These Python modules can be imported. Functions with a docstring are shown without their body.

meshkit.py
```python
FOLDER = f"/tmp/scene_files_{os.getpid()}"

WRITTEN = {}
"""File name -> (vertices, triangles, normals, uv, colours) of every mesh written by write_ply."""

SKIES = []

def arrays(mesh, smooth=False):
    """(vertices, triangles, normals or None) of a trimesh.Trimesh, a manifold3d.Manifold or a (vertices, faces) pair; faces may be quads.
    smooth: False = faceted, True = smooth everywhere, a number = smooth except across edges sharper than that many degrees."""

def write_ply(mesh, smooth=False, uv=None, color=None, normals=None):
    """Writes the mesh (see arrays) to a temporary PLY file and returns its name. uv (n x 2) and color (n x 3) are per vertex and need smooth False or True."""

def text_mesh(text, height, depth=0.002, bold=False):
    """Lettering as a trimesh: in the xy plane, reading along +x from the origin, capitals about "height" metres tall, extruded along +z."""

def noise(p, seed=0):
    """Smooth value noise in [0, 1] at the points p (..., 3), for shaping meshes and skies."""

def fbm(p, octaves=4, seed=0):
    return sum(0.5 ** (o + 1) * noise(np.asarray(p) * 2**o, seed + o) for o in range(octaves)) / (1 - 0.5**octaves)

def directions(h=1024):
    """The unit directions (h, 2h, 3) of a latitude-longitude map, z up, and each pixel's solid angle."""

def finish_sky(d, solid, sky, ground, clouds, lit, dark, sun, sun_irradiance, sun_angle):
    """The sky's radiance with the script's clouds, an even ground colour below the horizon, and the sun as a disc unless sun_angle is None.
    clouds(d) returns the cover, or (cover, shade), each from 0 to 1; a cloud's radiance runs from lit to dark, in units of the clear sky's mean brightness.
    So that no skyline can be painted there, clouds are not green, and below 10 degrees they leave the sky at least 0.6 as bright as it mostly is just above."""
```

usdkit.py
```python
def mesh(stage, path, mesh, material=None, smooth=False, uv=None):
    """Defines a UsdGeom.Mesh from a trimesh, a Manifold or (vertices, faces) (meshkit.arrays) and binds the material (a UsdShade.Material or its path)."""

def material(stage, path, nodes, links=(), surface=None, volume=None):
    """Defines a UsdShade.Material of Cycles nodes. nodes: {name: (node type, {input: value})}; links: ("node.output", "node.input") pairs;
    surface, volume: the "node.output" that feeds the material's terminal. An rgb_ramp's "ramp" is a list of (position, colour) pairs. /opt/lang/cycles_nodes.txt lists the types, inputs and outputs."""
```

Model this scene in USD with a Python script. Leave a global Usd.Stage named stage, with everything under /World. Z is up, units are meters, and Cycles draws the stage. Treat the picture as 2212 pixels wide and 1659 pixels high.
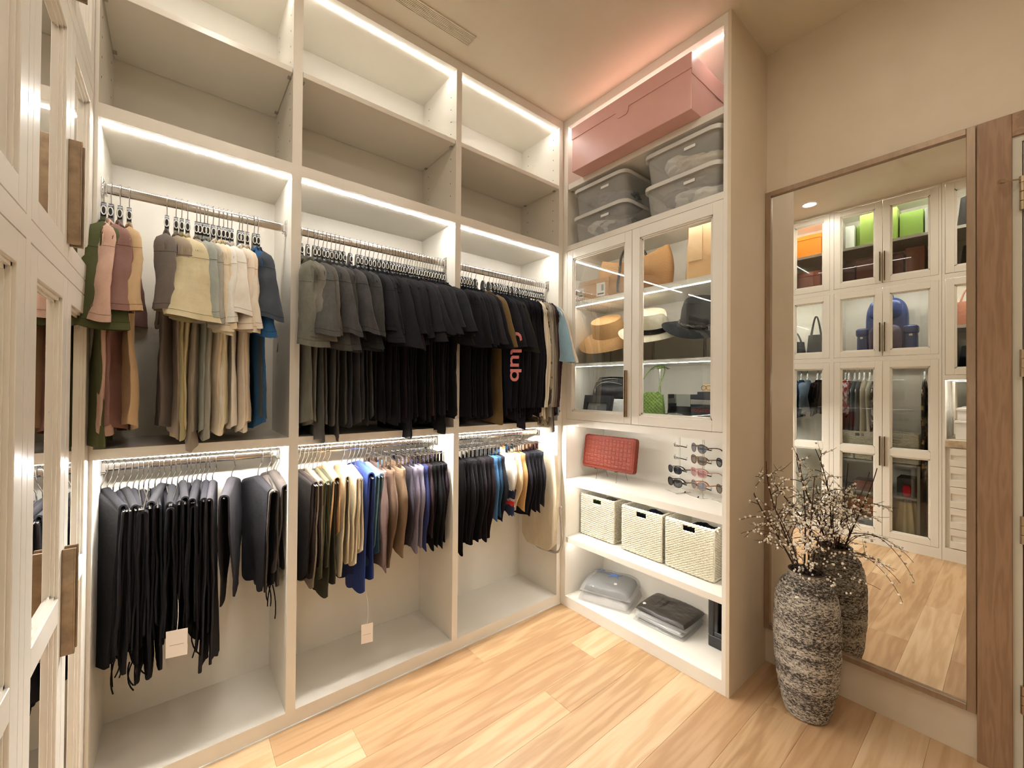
import math, random
import numpy as np, trimesh, usdkit, meshkit
from shapely.geometry import Polygon, Point, LineString, box as sbox
from shapely.ops import unary_union
from pxr import Usd, UsdGeom, UsdLux, Gf, Sdf

stage = Usd.Stage.CreateInMemory()
UsdGeom.SetStageUpAxis(stage, 'Z'); UsdGeom.SetStageMetersPerUnit(stage, 1)
UsdGeom.Xform.Define(stage, '/World')
rng = np.random.default_rng(7)

# ------------------------------------------------------------------ camera, exposure, light levels
cam = UsdGeom.Camera.Define(stage, '/World/camera')
EYE = np.array([-1.9001, -1.8347, 1.3587]); YAW, PITCH, ROLL, FPX = 0.6829, 0.0080, 0.0081, 894.0
fw = np.array([math.sin(YAW)*math.cos(PITCH), math.cos(YAW)*math.cos(PITCH), math.sin(PITCH)])
rt = np.array([math.cos(YAW), -math.sin(YAW), 0.0]); up = np.cross(rt, fw)
rt2 = rt*math.cos(ROLL)+up*math.sin(ROLL); up2 = -rt*math.sin(ROLL)+up*math.cos(ROLL)
cam.AddTransformOp().Set(Gf.Matrix4d(*[float(x) for r in (np.r_[rt2, 0], np.r_[up2, 0], np.r_[-fw, 0], np.r_[EYE, 1]) for x in r]))
cam.CreateHorizontalApertureAttr(36.0); cam.CreateVerticalApertureAttr(27.0)
cam.CreateFocalLengthAttr(36.0*FPX/2212); cam.CreateClippingRangeAttr(Gf.Vec2f(0.02, 100))
cam.CreateExposureAttr(0.66)
LED_TOP, LED_LOW, LED_CAB = 34.0, 280.0, 19.0
LED_POWER, LED_COL = 62.0, (1.0, 0.965, 0.91)
SPOT_POWER, SPOT_COL = 120.0, (1.0, 0.925, 0.82)

# ------------------------------------------------------------------ helpers: objects
def num(path):
    if not stage.GetPrimAtPath(path): return path
    i = 1
    while stage.GetPrimAtPath('%s_%03d' % (path, i)): i += 1
    return '%s_%03d' % (path, i)
ORI = {}
def meta(p, label=None, cat=None, group=None, kind=None):
    for k, v in (('label', label), ('category', cat), ('group', group), ('kind', kind)):
        if v: p.SetCustomDataByKey(k, v)
def thing(name, label, cat, loc=(0, 0, 0), rz=0, group=None, kind=None):
    x = UsdGeom.Xform.Define(stage, num('/World/'+name))
    x.AddTranslateOp().Set(Gf.Vec3d(*map(float, loc)))
    if rz: x.AddRotateZOp().Set(float(rz))
    meta(x.GetPrim(), label, cat, group, kind); ORI[str(x.GetPath())] = np.array(loc, float)
    return str(x.GetPath())
def part(parent, name, mesh, mat, smooth=False, label=None, local=False, kind=None):
    v, f = mesh if isinstance(mesh, tuple) else (np.array(mesh.vertices), np.array(mesh.faces))
    if not local: v = v-ORI['/'.join(parent.split('/')[:3])]
    m = usdkit.mesh(stage, num(parent+'/'+name), (v, f), mat, smooth)
    meta(m.GetPrim(), label, None, None, kind)
    return str(m.GetPath())
def solo(name, mesh, mat, label=None, cat=None, group=None, kind=None, smooth=False):
    v, f = mesh if isinstance(mesh, tuple) else (np.array(mesh.vertices), np.array(mesh.faces))
    m = usdkit.mesh(stage, num('/World/'+name), (v, f), mat, smooth)
    meta(m.GetPrim(), label, cat, group, kind); ORI[str(m.GetPath())] = np.zeros(3)
    return str(m.GetPath())
def copy(proto, loc, rz, label, group=None):
    src = stage.GetPrimAtPath(proto); was = src.GetCustomData()
    x = UsdGeom.Xform.Define(stage, num('/World/'+proto.split('/')[2].rstrip('0123456789').rstrip('_')))
    x.GetPrim().GetReferences().AddInternalReference(src.GetPath()); x.GetPrim().SetInstanceable(True)
    x.ClearXformOpOrder()
    x.AddTranslateOp(opSuffix='c').Set(Gf.Vec3d(*map(float, loc))); x.AddRotateZOp(opSuffix='c').Set(float(rz))
    meta(x.GetPrim(), label, was['category'], group or was.get('group'))
    return str(x.GetPath())
ONES = 'zero first second third fourth fifth sixth seventh eighth ninth tenth eleventh twelfth thirteenth fourteenth fifteenth sixteenth seventeenth eighteenth nineteenth'.split()
def nth(n):
    if n < 20: return ONES[n]
    t = {2: 'twent', 3: 'thirt', 4: 'fort'}[n//10]
    return t+'ieth' if n % 10 == 0 else t+'y-'+ONES[n % 10]

# ------------------------------------------------------------------ helpers: meshes as (vertices, faces)
def cat_(ms):
    vs, fs, n = [], [], 0
    for m in ms:
        v, f = m if isinstance(m, tuple) else (np.array(m.vertices), np.array(m.faces))
        f = np.asarray(f)
        if f.shape[1] == 4: f = np.vstack([f[:, [0, 1, 2]], f[:, [0, 2, 3]]])
        vs.append(v); fs.append(f+n); n += len(v)
    return np.vstack(vs), np.vstack(fs)
BF = np.array([[0, 2, 3], [0, 3, 1], [4, 5, 7], [4, 7, 6], [0, 1, 5], [0, 5, 4], [2, 6, 7], [2, 7, 3], [0, 4, 6], [0, 6, 2], [1, 3, 7], [1, 7, 5]])
def bx(x0, x1, y0, y1, z0, z1, c=0.0):
    x0, x1 = min(x0, x1), max(x0, x1); y0, y1 = min(y0, y1), max(y0, y1); z0, z1 = min(z0, z1), max(z0, z1)
    if not c:
        return np.array([[x, y, z] for x in (x0, x1) for y in (y0, y1) for z in (z0, z1)], float), BF
    P = []
    for x, sx in ((x0, 1), (x1, -1)):
        for y, sy in ((y0, 1), (y1, -1)):
            for z, sz in ((z0, 1), (z1, -1)):
                P += [[x+sx*c, y+sy*c, z], [x+sx*c, y, z+sz*c], [x, y+sy*c, z+sz*c]]
    h = trimesh.convex.convex_hull(np.array(P)); return np.array(h.vertices), np.array(h.faces)
def grid(P, wu=False, wv=False, flip=False):
    nv, nu = P.shape[:2]
    I = np.arange(nv*nu).reshape(nv, nu)
    A = np.concatenate([I, I[:, :1]], 1) if wu else I
    if wv: A = np.concatenate([A, A[:1]], 0)
    a, b, c, d = A[:-1, :-1].ravel(), A[:-1, 1:].ravel(), A[1:, 1:].ravel(), A[1:, :-1].ravel()
    f = np.vstack([np.stack([a, b, c], 1), np.stack([a, c, d], 1)])
    return P.reshape(-1, 3).astype(float), f[:, ::-1] if flip else f
def tube(path, r, n=6, cap=True):
    p = np.asarray(path, float); r = np.broadcast_to(np.asarray(r, float), (len(p),))
    t = np.gradient(p, axis=0); t /= np.maximum(np.linalg.norm(t, axis=1, keepdims=True), 1e-9)
    a = np.cross(t[0], [0.31, 0.7, 0.64]); a /= np.linalg.norm(a)
    rings = []; th = np.arange(n)*2*math.pi/n
    for i in range(len(p)):
        a = a-t[i]*(a@t[i]); a /= max(np.linalg.norm(a), 1e-9); b = np.cross(t[i], a)
        rings.append(p[i]+r[i]*(np.cos(th)[:, None]*a+np.sin(th)[:, None]*b))
    v, f = grid(np.array(rings), wu=True)
    if cap:
        L = (len(p)-1)*n
        f = np.vstack([f, [[0, i+1, i] for i in range(1, n-1)], [[L, L+i, L+i+1] for i in range(1, n-1)]])
    return v, f
def lathe(prof, n=32, c=(0, 0, 0)):
    pr = np.asarray(prof, float); th = np.arange(n)*2*math.pi/n
    P = np.stack([pr[:, :1]*np.cos(th), pr[:, :1]*np.sin(th), np.repeat(pr[:, 1:], n, 1)], -1)+np.array(c)
    return grid(P, wu=True)
def extr(poly, t):
    gs = getattr(poly, 'geoms', [poly])
    return cat_([trimesh.creation.extrude_polygon(g, t, engine='earcut') for g in gs])
def mapv(m, fn):
    v, f = m if isinstance(m, tuple) else (np.array(m.vertices), np.array(m.faces))
    return fn(v), f
def rot(v, ax, deg):
    c, s = math.cos(math.radians(deg)), math.sin(math.radians(deg)); v = np.array(v, float).copy()
    i, j = [(1, 2), (2, 0), (0, 1)]['xyz'.index(ax)]
    a, b = v[:, i].copy(), v[:, j].copy(); v[:, i] = a*c-b*s; v[:, j] = a*s+b*c
    return v
def spline(pts, n):
    p = np.asarray(pts, float); t = np.r_[0, np.cumsum(np.linalg.norm(np.diff(p, axis=0), axis=1))]
    from scipy.interpolate import CubicSpline, interp1d
    s = CubicSpline(t, p) if len(p) > 2 else interp1d(t, p, axis=0)
    return s(np.linspace(0, t[-1], n))
def blob(c, r, seed=0, amp=0.25, sub=2, k=2.2):
    m = trimesh.creation.icosphere(sub); v = np.array(m.vertices)
    v = v*(1+amp*(meshkit.fbm(v*k+seed*7.3, 3, seed)-0.5)*2)[:, None]*np.array(r)+np.array(c)
    return v, np.array(m.faces)

# ------------------------------------------------------------------ materials
def srgb(*c):
    c = np.array(c, float)/255; return tuple(np.where(c < .04045, c/12.92, ((c+.055)/1.055)**2.4))
LK = '/World/Looks/'
UsdGeom.Scope.Define(stage, '/World/Looks')
def M(name, col, rough=.5, metal=0, **kw):
    return usdkit.material(stage, LK+name, {'p': ('principled_bsdf', dict(base_color=col, roughness=rough, metallic=metal, **kw))}, [], 'p.BSDF')
def Mnoise(name, c1, c2, scale=(20, 20, 20), rough=.6, bump=.0, bscale=400, lo=.35, hi=.65, detail=4, dist=0, bdist=.002, **kw):
    n = {'g': ('geometry', {}), 'm': ('mapping', dict(scale=scale)), 'n': ('noise_texture', dict(scale=1, detail=detail, roughness=.6, distortion=dist)),
         'r': ('rgb_ramp', dict(ramp=[(0, c1), (lo, c1), (hi, c2), (1, c2)])), 'p': ('principled_bsdf', dict(roughness=rough, **kw))}
    l = [('g.position', 'm.vector'), ('m.vector', 'n.vector'), ('n.fac', 'r.fac'), ('r.color', 'p.base_color')]
    if bump:
        n['b'] = ('noise_texture', dict(scale=bscale, detail=3)); n['bb'] = ('bump', dict(strength=bump, distance=bdist))
        l += [('g.position', 'b.vector'), ('b.fac', 'bb.height'), ('bb.normal', 'p.normal')]
    return usdkit.material(stage, LK+name, n, l, 'p.BSDF')
def emit(name, col, s):
    return usdkit.material(stage, LK+name, {'e': ('emission', dict(color=col, strength=s))}, [], 'e.emission')
PAINT = srgb(233, 228, 217)
m_paint = Mnoise('cabinet_paint', PAINT, tuple(np.array(PAINT)*.975), (6, 6, 6), .38, .04, 900)
m_frame = Mnoise('frame_paint', PAINT, tuple(np.array(PAINT)*.98), (6, 6, 6), .30, .03, 900)
m_wall = Mnoise('wall_paint', srgb(214, 199, 175), srgb(211, 195, 170), (5, 5, 5), .55, .15, 350)
m_ceil = Mnoise('ceiling_paint', srgb(222, 211, 192), srgb(219, 208, 188), (5, 5, 5), .6, .15, 350)
m_led = emit('led_light', LED_COL, LED_POWER)
m_ledt = emit('led_light_dim', LED_COL, LED_TOP); m_ledl = emit('led_light_bright', LED_COL, LED_LOW)
m_ledx = emit('led_light_faint', LED_COL, 16.0)
m_ledc = emit('led_light_cabinet', LED_COL, LED_CAB)
m_spot = emit('spot_light', SPOT_COL, SPOT_POWER)
m_chrome = M('chrome', (.62, .61, .60), .14, 1)
m_steel = M('brushed_steel', (.55, .53, .5), .3, 1)
m_bronze = Mnoise('bronze', srgb(140, 120, 98), srgb(164, 144, 118), (30, 30, 30), .32, metallic=.75)
m_brass = M('hinge_metal', srgb(188, 168, 140), .3, .9)
m_dark = M('black_plastic', (.012, .012, .013), .35)
m_gap = M('dark_gap', (.01, .008, .006), .9)
m_white = M('white_plastic', (.78, .77, .74), .35)
m_ring = M('hanger_ring', (.85, .85, .83), .15, .3)
m_mirror = M('mirror_glass', (.90, .90, .865), .0, 1)
m_pane = usdkit.material(stage, LK+'clear_pane', {'f': ('fresnel', dict(IOR=1.45)), 't': ('transparent_bsdf', dict(color=(.96, .975, .965))), 'g': ('glossy_bsdf', dict(color=(1, 1, 1), roughness=0.0)), 'x': ('mix_closure', {})},
                         [('f.fac', 'x.fac'), ('t.BSDF', 'x.closure1'), ('g.BSDF', 'x.closure2')], 'x.closure')
m_acryl = usdkit.material(stage, LK+'acrylic', {'f': ('fresnel', dict(IOR=1.5)), 't': ('transparent_bsdf', dict(color=(.93, .94, .93))), 'g': ('glossy_bsdf', dict(color=(1, 1, 1), roughness=0.03)), 'x': ('mix_closure', {})},
                          [('f.fac', 'x.fac'), ('t.BSDF', 'x.closure1'), ('g.BSDF', 'x.closure2')], 'x.closure')
def Mfilm(name, col, fac, rough=.25):
    return usdkit.material(stage, LK+name, {'t': ('transparent_bsdf', dict(color=(.95, .95, .95))), 'p': ('principled_bsdf', dict(base_color=col, roughness=rough)), 'x': ('mix_closure', dict(fac=fac))},
                           [('t.BSDF', 'x.closure1'), ('p.BSDF', 'x.closure2')], 'x.closure')
m_bin = Mfilm('bin_plastic', srgb(238, 237, 232), .30, .3)
m_film = Mfilm('clear_film', srgb(215, 215, 212), .30, .12)
CLOTH = {}
def cloth(rgb, wash=.12, tag=''):
    k = tuple(int(c) for c in rgb)+(wash, tag)
    if k not in CLOTH:
        c = np.array(srgb(*rgb)); c = c*(.62 if c.max() < .0095 else 1)
        n = {'g': ('geometry', {}), 'm': ('mapping', dict(scale=(18, 18, 7))), 'n': ('noise_texture', dict(scale=1, detail=6, roughness=.7)),
             'r': ('rgb_ramp', dict(ramp=[(.25, tuple(c*(1-wash))), (.75, tuple(np.minimum(c*(1+wash), .9)))])),
             'w': ('noise_texture', dict(scale=900, detail=2)), 'w2': ('noise_texture', dict(scale=45, detail=5)), 'mx': ('math', dict(math_type='multiply_add', value2=3.0)),
             'bb': ('bump', dict(strength=.35, distance=.0025)),
             'p': ('principled_bsdf', dict(roughness=.88, specular_ior_level=.18 if c.max() < .03 else .25, sheen_weight=.08 if c.max() < .03 else .25, sheen_roughness=.5, sheen_tint=tuple(np.minimum(c*2+.03, 1))))}
        l = [('g.position', 'm.vector'), ('m.vector', 'n.vector'), ('n.fac', 'r.fac'), ('r.color', 'p.base_color'), ('g.position', 'w.vector'), ('g.position', 'w2.vector'),
             ('w2.fac', 'mx.value1'), ('w.fac', 'mx.value3'), ('mx.value', 'bb.height'), ('bb.normal', 'p.normal')]
        CLOTH[k] = usdkit.material(stage, LK+'cloth_%d' % len(CLOTH), n, l, 'p.BSDF')
    return CLOTH[k]
def wood(name, c1, c2, c3, off, along='x', freq=1.0, rough=.42):
    sc = {'x': (1.1, 11, 11), 'z': (11, 11, 1.1)}[along]; sf = {'x': (5, 190, 190), 'z': (190, 190, 5)}[along]
    n = {'g': ('geometry', {}), 'm': ('mapping', dict(scale=tuple(np.array(sc)*freq), location=off)), 'd': ('noise_texture', dict(scale=1.0, detail=3, roughness=.5)),
         'k': ('math', dict(math_type='multiply', value2=9.0)), 'fr': ('math', dict(math_type='sine')), 'k2': ('math', dict(math_type='multiply_add', value2=.5, value3=.5)),
         'm2': ('mapping', dict(scale=sf, location=off)), 'f': ('noise_texture', dict(scale=1, detail=4, roughness=.6)),
         'm3': ('mapping', dict(scale=(1.5, 4, 4), location=off)), 'b': ('noise_texture', dict(scale=1, detail=2)),
         'a': ('mix_color', dict(fac=.45)), 'a2': ('mix_color', dict(fac=.3)),
         'r': ('rgb_ramp', dict(ramp=[(.22, c1), (.5, c2), (.78, c3)])), 'p': ('principled_bsdf', dict(roughness=rough, specular_ior_level=.35)), 'bb': ('bump', dict(strength=.12, distance=.0008))}
    l = [('g.position', 'm.vector'), ('m.vector', 'd.vector'), ('d.fac', 'k.value1'), ('k.value', 'k2.value1'), ('g.position', 'm2.vector'), ('m2.vector', 'f.vector'),
         ('g.position', 'm3.vector'), ('m3.vector', 'b.vector')]
    n['kk'] = ('math', dict(math_type='multiply', value2=30.0))
    l[2:4] = [('d.fac', 'kk.value1'), ('kk.value', 'fr.value1'), ('fr.value', 'k2.value1')]
    del n['k']
    l += [('k2.value', 'a.a'), ('f.fac', 'a.b'), ('a.result', 'a2.a'), ('b.fac', 'a2.b'), ('a2.result', 'r.fac'), ('r.color', 'p.base_color'), ('f.fac', 'bb.height'), ('bb.normal', 'p.normal')]
    return usdkit.material(stage, LK+name, n, l, 'p.BSDF')

# ------------------------------------------------------------------ the room
H, DEP, XL, RET = 3.05, 0.3717, -2.108, 0.41
YB = -3.40
solo('ceiling', bx(-2.7, .8, YB-.1, .5, H, H+.1), m_ceil, kind='structure')
solo('wall_back', bx(-2.7, .8, .40, .5, 0, H), m_wall, kind='structure')
solo('wall_left', bx(-2.75, -2.66, YB-.1, .5, 0, H), m_wall, kind='structure')
solo('wall_front', bx(-2.7, .8, YB-.1, YB, 0, H), m_wall, kind='structure')
wr = [bx(RET, RET+.12, -1.84, .4, 0, H), bx(RET, RET+.12, -2.64, -1.84, 2.27, H), bx(RET, RET+.12, YB, -2.64, 0, H)]
solo('wall_right', cat_(wr), m_wall, kind='structure')
solo('wall_return', bx(.0, RET, -1.0253, -1.0103, 0, H), m_wall, kind='structure')
# floor planks
fl = thing('floor', 'wide light oak plank floor', 'floor'); stage.GetPrimAtPath(fl).ClearCustomData(); meta(stage.GetPrimAtPath(fl), kind='structure')
part(fl, 'subfloor', bx(-2.66, .55, YB, .4, -.05, -.012), m_gap)
WOODS = []
for i, (a, b, c) in enumerate([((178, 140, 100), (196, 160, 118), (206, 172, 132)), ((168, 130, 90), (184, 146, 106), (196, 160, 120)), ((188, 150, 108), (204, 168, 126), (214, 180, 140)),
                               ((176, 136, 98), (190, 152, 112), (200, 164, 124)), ((200, 164, 122), (214, 180, 140), (224, 194, 156)), ((170, 132, 94), (190, 154, 114), (206, 172, 132)), ((182, 144, 104), (198, 162, 122), (208, 174, 134))]):
    WOODS.append(wood('oak_%d' % i, srgb(*(np.array(a)*.94)), srgb(*(np.array(b)*.94)), srgb(*(np.array(c)*.94)), (i*3.7, i*1.91, i*.7)))
PW = .161
rj = np.random.default_rng(3)
JO = {0: [-1.605, -.704], 1: [-1.34], 2: [-1.9, -.25], 3: [-.60], 4: [-1.5], 5: [-1.1], 6: [-.75], 7: [-1.35, .1], 8: [-.4]}
MI = {(0, 0): 4, (0, 1): 1, (0, 2): 0, (1, 0): 4, (1, 1): 3, (2, 1): 3, (3, 0): 2, (3, 1): 0, (4, 0): 5, (4, 1): 0, (5, 0): 4, (5, 1): 4, (6, 0): 0, (6, 1): 3}
for r in range(22):
    y1 = -r*PW; y0 = max(y1-PW, YB)
    js = JO.get(r) or sorted(set(np.round(rj.uniform(-1.9, .2, 2), 2)))
    ed = [-2.12]+list(js)+[.53 if r > 5 else .42]
    for k in range(len(ed)-1):
        m = WOODS[MI.get((r, k), int(rj.integers(0, 7)))]
        part(fl, 'plank', bx(ed[k]+.0002, ed[k+1]-.0002, y0+.0002, y1-.0002, -.012, 0, .0006), m)
# ------------------------------------------------------------------ open wardrobe along the back wall
def led(parent, x0, x1, y0, y1, z, name='led_strip'):
    part(parent, name, bx(x0, x1, y0, y1, z-.003, z+.004), m_ledt if z > 2.5 else m_ledl if z < 1.5 else m_led, label='bright white LED strip')
XB = [(-2.098, -1.5481, 'left'), (-1.5128, -.7908, 'middle'), (-.7586, -.0364, 'right')]
EDGE = [-2.108, -1.5305, -.7747, 0.0]
LEDY = (.040, .052)
for k, (x0, x1, nm) in enumerate(XB):
    t = thing('wardrobe', {'left': 'cream open wardrobe bay nearest the glass doors, beige and mauve tees above black trousers', 'middle': 'cream open wardrobe bay in the middle of the long wall', 'right': 'cream open wardrobe bay in the room corner, folding ironing board inside'}[nm], 'wardrobe', ((x0+x1)/2, .19, 0))
    a, b = EDGE[k], EDGE[k+1]
    part(t, 'side_panel', bx(a, x0, 0, DEP, 0, H-.001), m_frame); part(t, 'side_panel', bx(x1, b, 0, DEP, 0, H-.001), m_frame)
    part(t, 'back_panel', bx(a, b, DEP, DEP+.02, 0, H-.001), m_paint)
    part(t, 'plinth', bx(x0, x1, 0, DEP, .0, .0624), m_frame)
    part(t, 'toe_strip', bx(a, b, -.004, 0, 0, .006), m_white)
    part(t, 'top_rail', bx(x0, x1, 0, .022, 3.0001, H-.001), m_frame); part(t, 'top_panel', bx(x0, x1, .022, DEP, 3.0001, H-.001), m_paint)
    for zb, zt, n2 in ((2.2051, 2.2483, 'fixed_shelf'), (1.1178, 1.1522, 'fixed_shelf')):
        part(t, n2, bx(x0, x1, 0, DEP, zb, zt), m_frame)
    sh = part(t, 'shelf', bx(x0+.002, x1-.002, .004, DEP-.004, 2.612, 2.6345, .001), m_frame)
    for px in (x0+.007, x1-.007):
        for py in (.04, .32): part(t, 'shelf_pin', bx(px-.006, px+.006, py-.008, py+.008, 2.6065, 2.6118), m_steel)
    ph = []
    for xx, s in ((x0, 1), (x1, -1)):
        for py in (.055, .30):
            for j in range(10):
                z = 2.36+j*.065
                if abs(z-2.62) > .03: ph.append(bx(xx, xx+s*.0004, py-.0025, py+.0025, z-.0025, z+.0025))
    part(t, 'pin_hole', cat_(ph), m_gap, kind='stuff')
    for zb in (3.0001, 2.2051, 1.1178): led(t, x0+.004, x1-.004, LEDY[0] if zb > 2 else .014, LEDY[1] if zb > 2 else .026, zb)
    for zr, yr in ((2.014, .10), (1.072, .175)):
        th = np.arange(20)*2*math.pi/20
        ov = np.stack([np.zeros(20), .0075*np.cos(th), .017*np.sign(np.sin(th))*np.abs(np.sin(th))**.8], 1)
        P = np.array([ov+[x0+.001, yr, zr], ov+[x1-.001, yr, zr]])
        part(t, 'clothes_rod', grid(P, wu=True, flip=True), m_chrome, 40)
        for xx, s in ((x0, 1), (x1, -1)):
            part(t, 'rod_bracket', cat_([bx(xx, xx+s*.004, yr-.016, yr+.016, zr-.03, zr+.032, .001), bx(xx, xx+s*.014, yr-.011, yr+.011, zr-.024, zr-.017, .001), bx(xx+s*.004, xx+s*.014, yr-.011, yr-.0085, zr-.02, zr+.012)]), m_chrome)

# ------------------------------------------------------------------ framed glass doors (any wall): u along the wall, d out of it
def fr(side, xf):
    if side == 'L': return lambda u0, u1, d0, d1, z0, z1, c=0: bx(xf+d0, xf+d1, u0, u1, z0, z1, c)
    return lambda u0, u1, d0, d1, z0, z1, c=0: bx(xf-d0, xf-d1, u0, u1, z0, z1, c)
def door(t, B, u0, u1, z0, z1, st=.05, midrails=(), hu=None, hz=None, hp=.024, hw=.007, hlab=None):
    g0, g1 = u0+st, u1-st; zz = [z0+.05]+[q for m in midrails for q in m]+[z1-.055]
    fm = [B(u0, g0, -.02, 0, z0, z1, .0012), B(g1, u1, -.02, 0, z0, z1, .0012), B(g0, g1, -.02, 0, z0, zz[0], .0012), B(g0, g1, -.02, 0, zz[-1], z1, .0012)]
    fm += [B(g0, g1, -.02, 0, a, b, .0012) for a, b in midrails]
    d = part(t, 'door', cat_(fm), m_frame)
    for i in range(0, len(zz), 2):
        a, b = zz[i], zz[i+1]; w = .007
        for (e, dd) in ((w, -.006), (2*w, -.012)):
            part(d, 'glazing_bead', cat_([B(g0, g0+e, -.02, dd, a, b), B(g1-e, g1, -.02, dd, a, b), B(g0, g1, -.02, dd, a, a+e), B(g0, g1, -.02, dd, b-e, b)]), m_frame)
        part(d, 'pane', B(g0+.002, g1-.002, -.016, -.0135, a+.002, b-.002), m_pane, label='clear glass pane')
    if hu is not None:
        h = [B(hu-.003, hu+.003, 0, hp, hz[0], hz[1], .001), B(hu-hw/2, hu+hw/2, hp-.004, hp, hz[0], hz[1], .001)]
        part(d, 'handle', cat_(h), m_bronze, label='slim bronze bar handle')
    return d
# ------------------------------------------------------------------ display cabinet in the right-hand corner
B_ = fr('R', 0.0)
t = thing('display_cabinet', 'cream corner display cabinet with two glass doors and open shelves', 'cabinet', (.19, -.51, 0))
BL, BR, BE = -.0398, -.9926, -1.0103
part(t, 'side_panel', bx(0, DEP, BL, -.0005, 0, H-.001), m_frame); part(t, 'side_panel', bx(0, DEP, BE, BR, 0, H-.001), m_frame)
part(t, 'back_panel', bx(.3717, .392, BE, -.001, 0, H-.001), m_paint)
part(t, 'plinth', bx(0, DEP, BR, BL, 0, .0626), m_frame)
part(t, 'top_rail', bx(0, .022, BR, BL, 3.0001, H-.001), m_frame); part(t, 'top_panel', bx(.022, DEP, BR, BL, 3.0001, H-.001), m_paint)
part(t, 'shelf', bx(.002, DEP, BR+.002, BL-.002, 2.6013, 2.6360, .001), m_frame)
for y in (BL-.008, BR+.008): part(t, 'shelf_pin', bx(.03, .045, y-.006, y+.006, 2.595, 2.601), m_steel)
part(t, 'fixed_shelf', bx(0, DEP, BR, BL, 2.2155, 2.2474), m_frame)
part(t, 'fixed_shelf', bx(0, DEP, BR, BL, 1.1230, 1.1625), m_frame)
for zb, zt, xf in ((.754, .7905, 0), (.3985, .4290, 0), (1.866, 1.8935, .032), (1.4905, 1.5085, .032)):
    part(t, 'shelf', bx(xf, DEP, BR, BL, zb, zt), m_frame)
for zb, xx in ((3.0001, .05), (2.2155, .05), (1.866, .038), (1.4905, .038), (1.1230, .045), (.754, .045), (.3985, .045)):
    part(t, 'led_strip', bx(xx, xx+.011, BR+.003, BL-.003, zb-.003, zb+.003), m_ledt if zb > 2.9 else m_ledc, label='bright white LED strip')
door(t, B_, -.5125, BL-.0005, 1.1645, 2.2135, .044, hu=-.487, hz=(1.203, 1.456))
door(t, B_, BR+.0005, -.5155, 1.1645, 2.2135, .046)
for z in (2.075, 1.24): part(t, 'hinge', bx(.01, .03, -.062, BL-.0005, z, z+.02), m_steel)

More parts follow.
